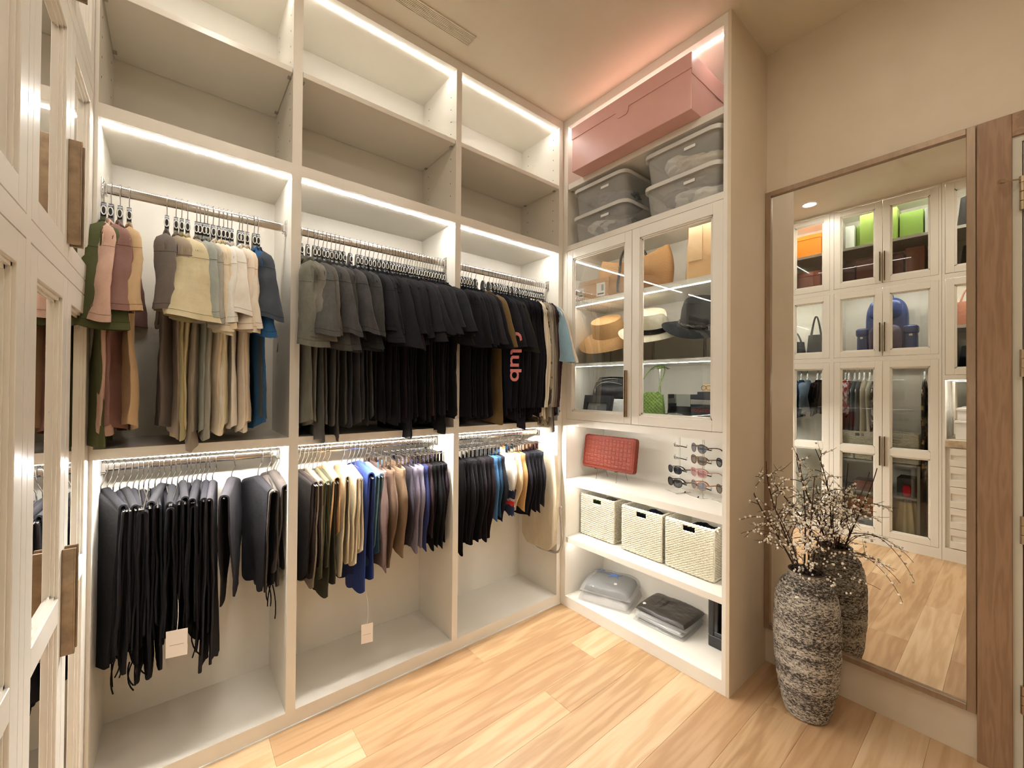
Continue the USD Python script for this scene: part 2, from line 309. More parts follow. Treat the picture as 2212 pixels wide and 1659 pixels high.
# ------------------------------------------------------------------ glass-front wardrobes on the left (seen at the edge and in the mirror)
L_ = fr('L', XL); BACK = -2.52
def wardrobe_left(y1, y0, lab, right_gap):
    ym = (y0+y1)/2
    t = thing('glass_front_wardrobe', lab, 'wardrobe', (-2.3, ym, 0))
    a, b = y0-right_gap, y1+.018
    part(t, 'side_panel', bx(BACK, XL-.02, a, y0-.001, 0, H-.001), m_paint); part(t, 'side_panel', bx(BACK, XL-.02, y1+.001, b, 0, H-.001), m_paint)
    part(t, 'back_panel', bx(BACK-.02, BACK, a, b, 0, H-.001), m_paint)
    fz = [(0, .083), (1.6175, 1.658), (2.262, 2.303), (3.032, H-.001)]
    part(t, 'face_frame', cat_([L_(a, y0-.0015, -.02, 0, 0, H-.001), L_(y1+.0015, b, -.02, 0, 0, H-.001)]+[L_(y0-.0015, y1+.0015, -.02, 0, p, q) for p, q in fz]), m_frame)
    for z in (.03, 1.625, 2.268, 2.655): part(t, 'shelf', bx(BACK, XL-.022, y0, y1, z, z+.025), m_paint)
    for z in (1.625, 2.268, 3.03): part(t, 'led_strip', bx(XL-.045, XL-.034, y0+.01, y1-.01, z-.003, z+.002), m_led if z > 2 else m_ledx)
    part(t, 'top_panel', bx(BACK, XL-.02, y0, y1, 3.032, H-.001), m_paint)
    th = np.arange(12)*2*math.pi/12
    ov = np.stack([.0075*np.cos(th), np.zeros(12), .015*np.sin(th)], 1)
    part(t, 'clothes_rod', grid(np.array([ov+[-2.34, y0, 1.575], ov+[-2.34, y1, 1.575]]), wu=True), m_chrome, 40)
    for (z0, z1, mr, hz) in ((.085, 1.6155, [(.795, .853)], (.700, .957)), (1.660, 2.260, [], (1.700, 1.955)), (2.305, 3.030, [], (2.322, 2.578))):
        door(t, L_, ym+.0015, y1, z0, z1, .048, mr, hu=ym+.016, hz=hz)
        door(t, L_, y0, ym-.0015, z0, z1, .048, mr, hu=ym-.016, hz=hz)
    return t
wardrobe_left(-.022, -.690, 'cream wardrobe with glass doors at the left edge of the picture, orange boxes on top', .016)
WM = wardrobe_left(-.724, -1.414, 'cream wardrobe with glass doors seen in the mirror, blue backpack in the middle', .016)
# drawer unit with stone counter
t = thing('drawer_cabinet', 'cream cabinet with stone counter and five small drawers, seen at the mirror edge', 'cabinet', (-2.3, -1.9, 0))
ya, yb = -2.45, -1.432
part(t, 'side_panel', bx(BACK, XL, ya, ya+.03, 0, H-.001), m_paint); part(t, 'side_panel', bx(BACK, XL, yb-.018, yb, 0, H-.001), m_paint)
part(t, 'back_panel', bx(BACK-.02, BACK, ya, yb, 0, H-.001), m_paint)
part(t, 'plinth', bx(BACK, XL, ya+.03, yb-.018, 0, .1), m_frame); part(t, 'carcass', bx(BACK, XL-.024, ya+.03, yb-.018, .1, .905), m_paint)
m_stone = Mnoise('counter_stone', srgb(168, 148, 120), srgb(205, 190, 165), (14, 14, 14), .25, detail=8)
part(t, 'countertop', bx(BACK, XL+.004, ya, yb-.018, .905, .965, .003), m_stone)
zs = [.105, .262, .427, .595, .756, .902]
for i in range(5):
    for (p, q) in ((-1.925, yb-.045), (ya+.04, -1.935)):
        pc = (p+q)/2+.17
        dr = [L_(p, pc-.05, -.022, 0, zs[i]+.002, zs[i+1]-.002), L_(pc+.05, q, -.022, 0, zs[i]+.002, zs[i+1]-.002), L_(pc-.05, pc+.05, -.022, 0, zs[i]+.002, zs[i]+.055), L_(pc-.05, pc+.05, -.022, 0, zs[i+1]-.055, zs[i+1]-.002), L_(pc-.05, pc+.05, -.022, -.010, zs[i]+.055, zs[i+1]-.055)]
        part(t, 'drawer', cat_(dr), m_frame)
for z in (1.445, 2.262, 3.03): part(t, 'fixed_shelf', bx(BACK, XL, ya+.03, yb-.018, z, z+.04 if z < 3 else H-.001), m_frame)
for z in (1.86, 2.655): part(t, 'shelf', bx(BACK, XL-.024, ya+.03, yb-.018, z, z+.025), m_paint)
for z in (1.445, 2.262, 3.03): part(t, 'led_strip', bx(XL-.045, XL-.034, ya+.04, yb-.03, z-.003, z+.002), m_led)
for z0, z1 in ((1.487, 2.260), (2.305, 3.028)):
    door(t, L_, -1.940, yb-.020, z0, z1, .05); door(t, L_, ya+.032, -1.942, z0, z1, .05)
# plain tall cabinet behind the photographer
t = thing('tall_cabinet', 'plain cream tall cabinet behind the camera beyond the drawers', 'cabinet', (-2.3, -2.9, 0))
part(t, 'body', bx(BACK, XL-.02, YB, -2.452, 0, H-.001), m_paint)
for p, q in ((-3.39, -2.93), (-2.925, -2.46)): part(t, 'door', bx(XL-.02, XL, p, q, .08, H-.03, .002), m_frame)

# ------------------------------------------------------------------ mirror, door, ceiling fittings
t = thing('wall_mirror', 'tall wall mirror in a thin brown bronze frame beside the door', 'mirror', (RET, -1.378, .1737))
m_mf = Mnoise('mirror_frame', srgb(146, 122, 98), srgb(160, 136, 112), (40, 40, 6), .35, metallic=.35)
a, b, z0, z1, w = -1.7305, -1.0262, .1737, 2.3433, .024
part(t, 'frame', cat_([bx(RET-.022, RET, b-w, b, z0, z1, .0015), bx(RET-.022, RET, a, a+w, z0, z1, .0015), bx(RET-.022, RET, a+w, b-w, z0, z0+w, .0015), bx(RET-.022, RET, a+w, b-w, z1-w, z1, .0015)]), m_mf)
part(t, 'mirror_glass', bx(RET-.009, RET-.002, a+w-.002, b-w+.002, z0+w-.002, z1-w+.002), m_mirror, label='silvered mirror glass')
m_wal = [wood('walnut_z', srgb(138, 108, 82), srgb(150, 118, 90), srgb(160, 128, 100), (1, 2, 3), 'z', 2.5, .4), wood('walnut_x', srgb(138, 108, 82), srgb(150, 118, 90), srgb(160, 128, 100), (5, 2, 3), 'x', 2.5, .4)]
t = thing('trim_1', '', '', (RET, -2.2, 0)); stage.GetPrimAtPath(t).ClearCustomData(); meta(stage.GetPrimAtPath(t), kind='structure')
part(t, 'casing', bx(RET-.018, RET, -1.816, -1.732, 0, 2.345, .0015), m_wal[0]); part(t, 'casing', bx(RET-.018, RET, -2.76, -2.676, 0, 2.345, .0015), m_wal[0])
part(t, 'casing_head', bx(RET-.018, RET, -2.676, -1.816, 2.262, 2.345, .0015), m_wal[1])
t = thing('door_1', '', '', (RET, -2.2, 0)); stage.GetPrimAtPath(t).ClearCustomData(); meta(stage.GetPrimAtPath(t), kind='structure')
m_jamb = M('door_jamb', srgb(196, 190, 172), .5)
part(t, 'jamb', cat_([bx(RET-.010, RET+.12, -1.8385, -1.8162, 0, 2.2618), bx(RET-.01, RET+.12, -2.6758, -2.654, 0, 2.2618), bx(RET-.010, RET+.12, -2.654, -1.8385, 2.24, 2.2618)]), m_jamb)
part(t, 'leaf', bx(RET-.008, RET+.034, -2.652, -1.8415, .008, 2.237, .002), m_wall)
for z in (.24, .827, 1.409, 1.994):
    part(t, 'hinge', cat_([tube([[RET-.018, -1.8395, z+.097*j/3+.001], [RET-.018, -1.8395, z+.097*(j+1)/3-.001]], .0075, 10) for j in range(3)]), m_brass)
part(t, 'pin_stop', cat_([tube([[RET-.018, -1.84, 2.091], [RET-.018, -1.84, 2.112]], .009, 10), tube([[RET-.018, -1.84, 2.102], [RET-.05, -1.795, 2.100]], .003, 6), tube([[RET-.048, -1.798, 2.1], [RET-.056, -1.787, 2.1]], .0075, 8)]), m_brass)
t = thing('ceiling_vent', 'long linear slot air vent with dark slits in the ceiling', 'vent', (-1.1, -.143, H))
part(t, 'backing', bx(-1.50, -.795, -.178, -.108, H-.0025, H), m_gap)
for k in range(9):
    y = -.108-.07*(k+.5)/9; part(t, 'slat', bx(-1.50, -.795, y-.0026, y+.0026, H-.006, H-.002), m_ceil)
part(t, 'frame', cat_([bx(-1.50, -.795, -.1795, -.1772, H-.006, H), bx(-1.50, -.795, -.1088, -.1065, H-.006, H), bx(-.796, -.793, -.1795, -.1065, H-.006, H)]), m_ceil)
for (x, y, l) in ((-1.77, -.62, 'round recessed ceiling downlight above the wardrobe doors, seen in the mirror'), (-.55, -1.55, 'round recessed ceiling downlight nearest the mirror'), (-1.55, -1.75, 'round recessed ceiling downlight above the camera'), (-.55, -2.75, 'round recessed ceiling downlight by the entrance door'), (-1.6, -2.85, 'round recessed ceiling downlight at the back of the room')):
    t = thing('downlight', l, 'lamp', (x, y, H), group=None)
    part(t, 'trim_ring', lathe([(.050, -.001), (.062, -.002), (.066, -.006), (.062, -.008), (.050, -.006)], 32, (x, y, H)), m_white, 40)
    part(t, 'lens', lathe([(.0005, -.004), (.050, -.004)], 32, (x, y, H)), m_spot)

# ------------------------------------------------------------------ clothes: local frame, rod along x at the origin, viewer towards -y
def sm(a, b, t):
    t = np.clip((t-a)/(b-a), 0, 1); return t*t*(3-2*t)
def shoulder(y): return -.105-.22*np.abs(y)-1.75*y*y
def tee_mesh(g, L=.80, W=.185, T=.008, wave=.006, lean=0., nk=3.):
    """torso: a thin closed tube, shoulders at the top, open hem"""
    nu, nv = 44, 30
    th = np.arange(nu)*2*math.pi/nu; v = np.linspace(0, 1, nv)[:, None]
    cy, cx = np.cos(th)[None], np.sin(th)[None]
    Wv = W*(1-.08*sm(.15, .5, v)+.04*sm(.6, 1, v)); y = Wv*np.sign(cy)*np.abs(cy)**.9+.012*np.sin(v*2.2+g.uniform(0, 6))*v
    Tv = (.004+(T-.004)*sm(0, .12, v))*(1+.5*v); zt = shoulder(W*cy*.98)
    zb = -L+.012*np.sin(th*2+g.uniform(0, 6))[None]+.01*np.sin(th+g.uniform(0, 6))[None]
    z = zt*(1-v)+zb*v
    ph, k = g.uniform(0, 6), g.uniform(.8, 1.2)*nk
    f = wave*(sm(.12, .9, v)*(np.sin(y/W*k+ph+v*g.uniform(-1.5, 1.5))+.5*np.sin(y/W*k*2.3+ph*2+v*2)))
    x = Tv*np.sign(cx)*np.abs(cx)**.75*(1+.35*np.sin(th*5+ph+v*3)*sm(.2, .7, v))+f+lean*v*(-y/W)
    hem = (np.arange(nv) >= nv-2)[:, None]*.0012
    x = x+np.sign(cx)*hem
    return grid(np.stack([x, y, z], -1), wu=True, flip=True)
def sleeve_mesh(g, side=-1, hz=-.44, a=.06, b=.014, phi=50., dx=0., y0=.135, y1=.235, open_=.2):
    nu, nv = 26, 16
    th = np.arange(nu)*2*math.pi/nu; s = np.linspace(0, 1, nv)
    R = np.where(s < .22, np.sqrt(np.clip(1-(1-s/.22)**2, 0, 1))*.72+.02, .74+.26*(s-.22)/.78)
    out = []
    p0 = g.uniform(0, 6); w = g.uniform(.002, .006)
    for i in range(nv):
        q = s[i]; c = np.array([dx*q**1.5, side*(y0+(y1-y0)*q**.8), -.150+(hz+.150)*q])
        f = math.radians(25+(phi-25)*min(1, q*1.5)); u = np.array([math.cos(f), side*math.sin(f), 0]); n = np.array([-math.sin(f), side*math.cos(f), 0])
        bb = b*(1+open_*3*q*q); aa = a*R[i]
        rr = 1+.10*np.sin(th*3+p0+q*4)*q+.06*np.sin(th*5-p0)*q
        P = c+(aa*np.cos(th)*rr)[:, None]*u+(bb*R[i]*np.sin(th)*rr)[:, None]*n
        P[:, 2] += (w*np.sin(th*2+p0)-(.018*np.cos(th)*side*-1)*.4)*q
        if i >= nv-2: P += ((np.cos(th))[:, None]*u+np.sin(th)[:, None]*n)*.0012
        out.append(P)
    return grid(np.array(out), wu=True, flip=side < 0)
def long_sleeve_mesh(g, side=-1, L=.74, a=.045, phi=55., dx=0.):
    nu, nv = 20, 24
    th = np.arange(nu)*2*math.pi/nu; s = np.linspace(0, 1, nv); out = []; p0 = g.uniform(0, 6)
    for q in s:
        R = (math.sqrt(max(0, 1-(1-q/.12)**2)) if q < .12 else 1-.45*(q-.12)/.88)+.02
        c = np.array([dx*q+.006*math.sin(q*7+p0), side*(.135+.055*min(1, q*2)-.01*q), -.14-(L-.14)*q])
        f = math.radians(phi); u = np.array([math.cos(f), side*math.sin(f), 0]); n = np.array([-math.sin(f), side*math.cos(f), 0])
        rr = 1+.12*np.sin(th*3+p0+q*11)*q
        if q > .93: R *= .82
        out.append(c+(a*R*np.cos(th)*rr)[:, None]*u+(.014*(R*.6+.4*min(1, q*8))*np.sin(th)*rr)[:, None]*n)
    return grid(np.array(out), wu=True, flip=side < 0)
def neck_mesh():
    th = np.arange(24)*2*math.pi/24
    p = np.stack([.0085*np.sin(th), .072*np.cos(th), -.110-.20*np.abs(.072*np.cos(th))-.012*np.sin(th)**2], 1)
    P = []
    for a in np.arange(6)*2*math.pi/6: P.append(p+np.stack([.0035*np.cos(a)*np.sin(th), 0*th, .008*np.sin(a)+0*th], 1))
    return grid(np.array(P), wu=True, wv=True)
def trouser_mesh(g, LA=.5, LB=.5, y0=-.17, y1=.10, r=.011, wave=.008, slope=.24, top=-.098, flare=.0):
    """folded trousers thrown over a hanger arm: a U-shaped folded sheet with real thickness"""
    ny, w = 14, .0055
    ys = np.linspace(0, 1, ny); rows = []
    prof = []
    for s in np.linspace(1, 0, 13): prof.append(('A', s))
    for a in np.linspace(0, math.pi, 9)[1:-1]: prof.append(('T', a))
    for s in np.linspace(0, 1, 13): prof.append(('B', s))
    p0, p1, k = g.uniform(0, 6), g.uniform(0, 6), g.uniform(2, 4); kk = g.uniform(.0, .10)
    def at(kind, s, rr):
        out = np.zeros((ny, 3)); yy = y0+(y1-y0)*ys
        if kind == 'T': out[:, 0] = -rr*math.cos(s); out[:, 2] = rr*math.sin(s); q = 0
        else:
            sg = -1 if kind == 'A' else 1; L = (LA if kind == 'A' else LB)-.035*np.abs(2*ys-1)**3+kk*(ys-.5)+.007*np.sin(ys*4+(p0 if sg < 0 else p1)); q = s
            out[:, 0] = sg*(rr+.007*q)+wave*q*(np.sin(ys*k+p0+q*2.5)+.4*np.sin(ys*k*2.7+p1+q*4)); out[:, 2] = -L*q
        nar = 1-.16*q
        yc = (y0+y1)/2; out[:, 1] = yc+(yy-yc)*(nar+flare*q)+.015*q*math.sin(p0+q*3)
        out[:, 2] += top-slope*np.abs(yy)-.9*yy*yy*0
        return out
    O = [at(kd, s, r) for kd, s in prof]; I = [at(kd, s, r-w) for kd, s in prof][::-1]
    return grid_caps(np.array(O+I))
def grid_caps(P):
    v, f = grid(P, wv=True); nv, nu = P.shape[:2]; h = nv//2
    c = []
    for j in range(h-1):
        a, b, d, e = j, j+1, nv-1-j, nv-2-j
        c += [[a*nu, d*nu, b*nu], [b*nu, d*nu, e*nu]]; n = nu-1
        c += [[a*nu+n, b*nu+n, d*nu+n], [b*nu+n, e*nu+n, d*nu+n]]
    return v, np.vstack([f, c])
def clip_trouser_mesh(g, L=.42, W=.135, T=.013, wave=.007, belly=.0, top=-.082):
    nu, nv = 40, 26
    th = np.arange(nu)*2*math.pi/nu; v = np.linspace(0, 1, nv)[:, None]
    cy, cx = np.cos(th)[None], np.sin(th)[None]; p0 = g.uniform(0, 6)
    Wv = W*(1+.10*sm(.05, .35, v)-.34*sm(.4, 1, v)); Tv = T*(1+1.1*np.exp(-((v-.35)/.22)**2)-.2*v)
    y = -.01+Wv*cy-.02*v+.02*np.sin(v*3+p0)*v
    z0 = top-.022*(1-cy)*.5*0+.030*(cy-1)*.5
    z = z0-(L+.02*np.sin(th*1+p0)[None]+.018*np.sin(2*th+p0)[None])*v
    ph = g.uniform(0, 6)
    x = Tv*np.sign(cx)*np.abs(cx)**.8*(1+.25*np.sin(th*4+ph+v*5)*v)+wave*sm(.1, .8, v)*np.sin(y/W*2.6+ph+v*2)
    return grid(np.stack([x, y, z], -1), wu=True, flip=True)
def waist_mesh(W=.135, T=.013, top=-.082, h=.028):
    th = np.arange(40)*2*math.pi/40; out = []
    for dz, e in ((-h, .0015), (-h*.5, .0028), (.001, .0025), (.002, .0008), (-.004, -.001), (-h, -.0012)):
        out.append(np.stack([(T+e)*np.sign(np.sin(th))*np.abs(np.sin(th))**.8, -.01+(W+e)*np.cos(th), top+.030*(np.cos(th)-1)*.5+dz], 1))
    return grid(np.array(out), wu=True, flip=True)
# hangers ----------------------------------------------------------------
def hook_path(low, jog=0., r=.019):
    a = np.radians(np.linspace(205, -35, 14))
    p = [[0, 0, low]]
    if jog: p += [[jog*.05, 0, low+.028], [jog, 0, low+.055]]
    p += [[jog, -.006, -.034], [jog, -.014, -.022]]
    p += [[jog, r*math.cos(t), .002+r*math.sin(t)] for t in a]
    return p
def hanger_body():
    arm = Polygon([(y, shoulder(y)-.012-.06*max(0, abs(y)-.03)) for y in np.linspace(-.175, .175, 25)]+[(y, shoulder(y)-.034-.03*abs(y)) for y in np.linspace(.175, -.175, 25)])
    from shapely import affinity
    head = affinity.translate(affinity.scale(Point(0, 0).buffer(1, 20), .020, .034), 0, -.082)
    mk = lambda p, t: (lambda m: (np.stack([m[0][:, 2]-t/2, m[0][:, 0], m[0][:, 1]], 1), m[1]))(extr(p, t))
    nk = Polygon([(-.018, -.098), (.018, -.098), (.05, -.132), (.03, -.142), (-.03, -.142), (-.05, -.132)])
    return cat_([mk(arm, .005), mk(unary_union([head, nk]), .0115)])
def oval(c, ry, rz, r, axis='y', n=20):
    th = np.arange(n)*2*math.pi/n; P = []
    for a in np.arange(6)*2*math.pi/6:
        R = 1+0*th; d = r*math.cos(a); e = r*math.sin(a)
        if axis == 'y': P.append(np.stack([(ry+d)*np.cos(th), 0*th+e, (rz+d)*np.sin(th)], 1)+c)
        else: P.append(np.stack([0*th+e, (ry+d)*np.cos(th), (rz+d)*np.sin(th)], 1)+c)
    return grid(np.array(P), wu=True, wv=True)
PROTO = {}
def hanger(kind, loc, rz, label, group):
    if kind in PROTO: return copy(PROTO[kind], loc, rz, label, group)
    nm, ct = {'shirt': ('shirt_hanger', 'hanger'), 'white': ('white_hanger', 'hanger'), 'arm': ('trouser_hanger', 'hanger'), 'clip': ('clip_hanger', 'hanger')}[kind]
    t = thing(nm, label, ct, loc, rz, group); PROTO[kind] = t
    if kind in ('shirt', 'white'):
        part(t, 'hook', tube(hook_path(-.06), .0017, 6), m_chrome, True, local=True)
        part(t, 'body', hanger_body(), m_dark if kind == 'shirt' else m_white, 30, local=True)
        if kind == 'shirt': part(t, 'ring', oval(np.array([0, -.0205, -.080]), .0062, .0135, .0021), m_ring, True, local=True)
    elif kind == 'arm':
        part(t, 'hook', tube(hook_path(-.096, .012), .0019, 6), m_chrome, True, local=True)
        part(t, 'arm', cat_([tube(spline([[0, 0, -.094], [0, -.06, -.106], [0, -.162, -.132]], 8), .0032, 6), tube(spline([[0, 0, -.094], [0, .06, -.106], [0, .15, -.129]], 8), .0032, 6)]), m_chrome, True, local=True)
    else:
        part(t, 'hook', tube(hook_path(-.055), .0014, 6), m_chrome, True, local=True)
        part(t, 'bar', tube([[0, -.125, -.056], [0, .125, -.056]], .0022, 6), m_chrome, True, local=True)
        for y in (-.085, .085):
            part(t, 'clip', cat_([bx(-.011, -.008, y-.010, y+.010, -.100, -.052), bx(.008, .011, y-.010, y+.010, -.100, -.052), bx(-.010, .010, y-.006, y+.006, -.062, -.050)]), m_chrome, local=True)
    return t
def wrinkle(m, seed, amp=.004, k=14., zk=.6, z0=-.12):
    v, f = m; q = v*np.array([k, k, k*zk])+seed*3.17
    d = (meshkit.fbm(q, 3, seed % 97)-.5)*2*amp*sm(0, .12, z0-v[:, 2]); e = (meshkit.fbm(q+50, 2, seed % 89)-.5)*2*amp*sm(0, .12, z0-v[:, 2])
    w = v.copy(); w[:, 0] += d; w[:, 1] += e*.7; return w, f
def put(pos, left=False, rz=0):
    """local -> world for the long wall, or for the wardrobes on the left"""
    if left: return lambda v: np.stack([pos[0]-v[:, 1], pos[1]+v[:, 0], pos[2]+v[:, 2]], 1)
    return lambda v: rot(v, 'z', rz)+np.array(pos)
def garment(kind, pos, rgb, label, cat, group=None, seed=0, left=False, rgb2=None, rz=0, amp=.004, **kw):
    g = np.random.default_rng(1000+seed); T0 = put(pos, left, rz); T = T0
    nm = {'tee': 't_shirt', 'long': 'sweatshirt', 'jacket': 'jacket', 'fold': 'folded_trousers', 'clip': 'trousers', 'gown': 'dress'}[kind]
    t = thing(nm, label, cat, (pos[0], pos[1], pos[2]-.1), 0, group)
    m = kw.pop('mat', None) or cloth(rgb, kw.pop('wash', .12)); m2 = cloth(rgb2) if rgb2 else m
    if kind in ('tee', 'long', 'jacket', 'gown'):
        sl = {k: kw.pop(k) for k in list(kw) if k in ('hz', 'a', 'b', 'phi', 'dx', 'open_', 'y1', 'y0')}
        part(t, 'torso', mapv(wrinkle(tee_mesh(g, **kw), seed, amp), T), m, True)
        if kind == 'tee':
            for s in (-1, 1):
                sm_ = mapv(wrinkle(sleeve_mesh(g, s, **sl), seed+7, amp, 18, 1, -.17), T); part(t, 'sleeve', sm_, m2, True)
                if s < 0 and (seed < 22 or 100 <= seed < 118 or seed in (200, 206, 207)):
                    q = np.array(rgb)*.78
                    for ri in (4, 14):
                        rg = sm_[0][ri*26:(ri+1)*26]; part(t, 'seam', tube(np.vstack([rg, rg[:2]]), .0010, 5), cloth(tuple(q)), True)
            part(t, 'neckband', mapv(neck_mesh(), T), m, True)
        elif kind == 'gown': pass
        else:
            for s in (-1, 1): part(t, 'sleeve', mapv(long_sleeve_mesh(g, s, **{k: v for k, v in sl.items() if k in ('a', 'phi', 'dx')}, L=min(.77, kw.get('L', .8)-.03)), T), m2, True)
            part(t, 'collar', mapv(neck_mesh(), T), m, True)
    elif kind == 'fold':
        part(t, 'legs', mapv(wrinkle(trouser_mesh(g, **kw), seed, amp, 16, .5, -.15), T), m, 60)
    else:
        part(t, 'legs', mapv(wrinkle(clip_trouser_mesh(g, **kw), seed, amp*1.4, 16, .6, -.13), T), m, True)
        part(t, 'waistband', mapv(waist_mesh(kw.get('W', .135), kw.get('T', .013)), T), m2, True)
    return t
gr = np.random.default_rng(11)
ZU, ZL, YU, YL = 2.014, 1.072, .10, .175
def lx(x, hi): return min(x+.028*(x+1.9), hi)
# upper left rail: (x, colour words, rgb, options)
U1 = [(-2.092, 'dark olive green', (84, 88, 56), dict(hz=-.49, a=.075, phi=20, L=.84)), (-2.074, 'pale pink', (205, 170, 152), dict(hz=-.47, a=.05, phi=60)), (-2.052, 'dusty mauve', (140, 106, 98), dict(hz=-.435, a=.062, phi=25, L=.80)), (-2.03, 'tan', (196, 166, 128), dict(hz=-.43, a=.045, phi=60, L=.79)),
      (-1.930, 'dark taupe', (104, 95, 88), dict(hz=-.42, a=.05, phi=65, L=.79)), (-1.905, 'taupe', (150, 135, 118), dict(hz=-.43, a=.06, phi=35, L=.82)), (-1.889, 'pale olive', (172, 162, 120), dict(hz=-.45, a=.05, phi=55)), (-1.872, 'beige', (205, 192, 156), dict(hz=-.447, a=.072, phi=6, L=.80, open_=.45, y1=.27, dx=.008)),
      (-1.845, 'greige', (150, 140, 126), dict(hz=-.44, a=.05, phi=60, L=.86)), (-1.834, 'warm grey', (158, 152, 140), dict(hz=-.45, a=.05, phi=60)), (-1.822, 'sage grey', (152, 156, 146), dict(hz=-.43, a=.05, phi=45, y1=.25)), (-1.813, 'stone grey', (165, 162, 150), dict(hz=-.45, a=.05, phi=62)),
      (-1.796, 'ivory', (226, 212, 186), dict(hz=-.47, a=.05, phi=60, L=.81)), (-1.778, 'cream', (226, 208, 176), dict(hz=-.46, a=.05, phi=58, L=.82)), (-1.763, 'pale butter', (232, 220, 186), dict(hz=-.48, a=.045, phi=60)), (-1.750, 'bright white', (232, 228, 218), dict(hz=-.44, a=.05, phi=50, L=.79)),
      (-1.737, 'chalk white', (230, 224, 212), dict(hz=-.41, a=.055, phi=35, L=.80)), (-1.713, 'off white', (230, 220, 202), dict(hz=-.45, a=.05, phi=52)), (-1.702, 'eggshell', (226, 212, 192), dict(hz=-.46, a=.05, phi=55, L=.82)), (-1.685, 'ecru', (228, 210, 184), dict(hz=-.47, a=.05, phi=50, L=.79)),
      (-1.663, 'mid blue', (44, 88, 132), dict(hz=-.48, a=.045, phi=55, L=.80)), (-1.650, 'slate grey', (66, 72, 78), dict(hz=-.42, a=.045, phi=30, L=.78, y1=.25, rgb2=(62, 68, 76)))]
for i, (x, c, rgb, o) in enumerate(U1):
    o = dict(o); o.setdefault('L', .80+.03*gr.random())
    wv = .012 if i in (0, 2, 3, 4, 7, 8, 19) else .007; rz = float(gr.normal(0, 3))
    garment('tee', (x, YU, ZU), rgb, '%s short-sleeved tee hanging %s from the left on the upper left rail' % (c, nth(i+1)), 't-shirt', 'light tees on the upper left rail', i, rz=rz, amp=.007, wave=wv, T=.010, nk=3+gr.random()*2, **o)
    hanger('shirt', (x, YU, ZU), rz, 'black hanger under the %s tee, %s from the left, upper left rail' % (c, nth(i+1)), 'black hangers on the upper rails')
U2 = [-1.492, -1.466, -1.440, -1.424, -1.405, -1.389, -1.371, -1.353, -1.336, -1.317, -1.288, -1.256, -1.240, -1.219, -1.202, -1.181, -1.160, -1.139, -1.119, -1.101, -1.084, -1.07, -1.056, -1.043, -1.026, -1.011, -.996, -.983, -.969, -.956, -.941, -.928, -.915, -.902, -.885, -.868, -.853, -.838, -.822, -.806]
C2 = {0: ('faded grey olive', (116, 114, 102)), 1: ('washed warm grey', (112, 108, 98)), 2: ('faded graphite', (78, 77, 73)), 3: ('faded charcoal brown', (88, 84, 76)), 4: ('mineral washed charcoal', (62, 62, 62)), 5: ('worn dark grey', (74, 72, 68)), 6: ('soft charcoal', (66, 65, 63)), 7: ('dusty charcoal', (72, 70, 66)), 8: ('blue charcoal', (52, 53, 58)), 9: ('smoky grey', (60, 57, 58)), 10: ('washed black', (50, 50, 53)), 11: ('faded black', (46, 46, 47)), 12: ('greyed black', (60, 59, 57)), 19: ('deep plum black', (36, 27, 31)), 30: ('dark chocolate brown', (62, 44, 40))}
for i, x in enumerate(U2):
    c, rgb = C2.get(i, ('black', [(26, 25, 31), (22, 22, 25), (30, 29, 33), (20, 20, 26)][i % 4]))
    sp = np.clip(gr.normal(0, 1), -1, 1)
    big = i in (0, 4, 10, 13, 18, 25, 30)
    garment('tee', (x, YU, ZU), rgb, '%s short-sleeved tee, %s from the left on the upper middle rail' % (c, nth(i+1)), 't-shirt', 'dark tees on the upper middle rail', 100+i, rz=5*sp, amp=.005, dx=float(gr.normal(0, .010)),
            L=(.86 if i in (2, 6, 21, 33) else .79)+.03*gr.random()+(.02 if i == 0 else 0), wave=.007 if i < 12 else .005, T=.007, hz=-.41-.09*gr.random()-(.02 if i < 12 else 0)+(.04 if i > 24 else 0), a=(.066 if big else .046+.016*gr.random()), phi=(40 if big else 55)+13*sp, b=.011, open_=.15+.6*gr.random()**2, y1=.205+.075*gr.random(), nk=4, wash=.35 if i < 13 else .2)
    hanger('shirt', (x, YU, ZU), 5*sp, 'black hanger with white ring, %s from the left on the upper middle rail' % nth(i+1), 'black hangers on the upper rails')
U3 = [-.742, -.720, -.702, -.683, -.664, -.648, -.630, -.600, -.545, -.505, -.478, -.455, -.436, -.419, -.404, -.390, -.364, -.333, -.316, -.289, -.267, -.249, -.236, -.215, -.199, -.183, -.168, -.150, -.135, -.119, -.104, -.088]
C3 = {6: ('very dark grey', (38, 36, 40)), 8: ('khaki brown', (104, 84, 50)), 14: ('dark umber', (40, 36, 33)), 22: ('cream', (224, 214, 196)), 23: ('bone', (214, 204, 186)), 24: ('green and brown camouflage', (92, 84, 64)), 25: ('light grey', (166, 160, 150)), 26: ('mid grey', (138, 132, 122)), 27: ('grey olive', (104, 98, 84)), 28: ('dark burgundy', (62, 34, 44)), 29: ('espresso brown', (48, 38, 36)), 30: ('pale blue', (140, 172, 190)), 31: ('ivory', (226, 214, 194))}
m_camo = Mnoise('camouflage', srgb(60, 52, 40), srgb(150, 138, 110), (22, 22, 14), .85, lo=.46, hi=.5, detail=2)
LONG3 = {9, 11, 13, 15, 16, 17, 18, 19, 20, 21, 22, 23, 24, 25, 26, 27, 28, 29}
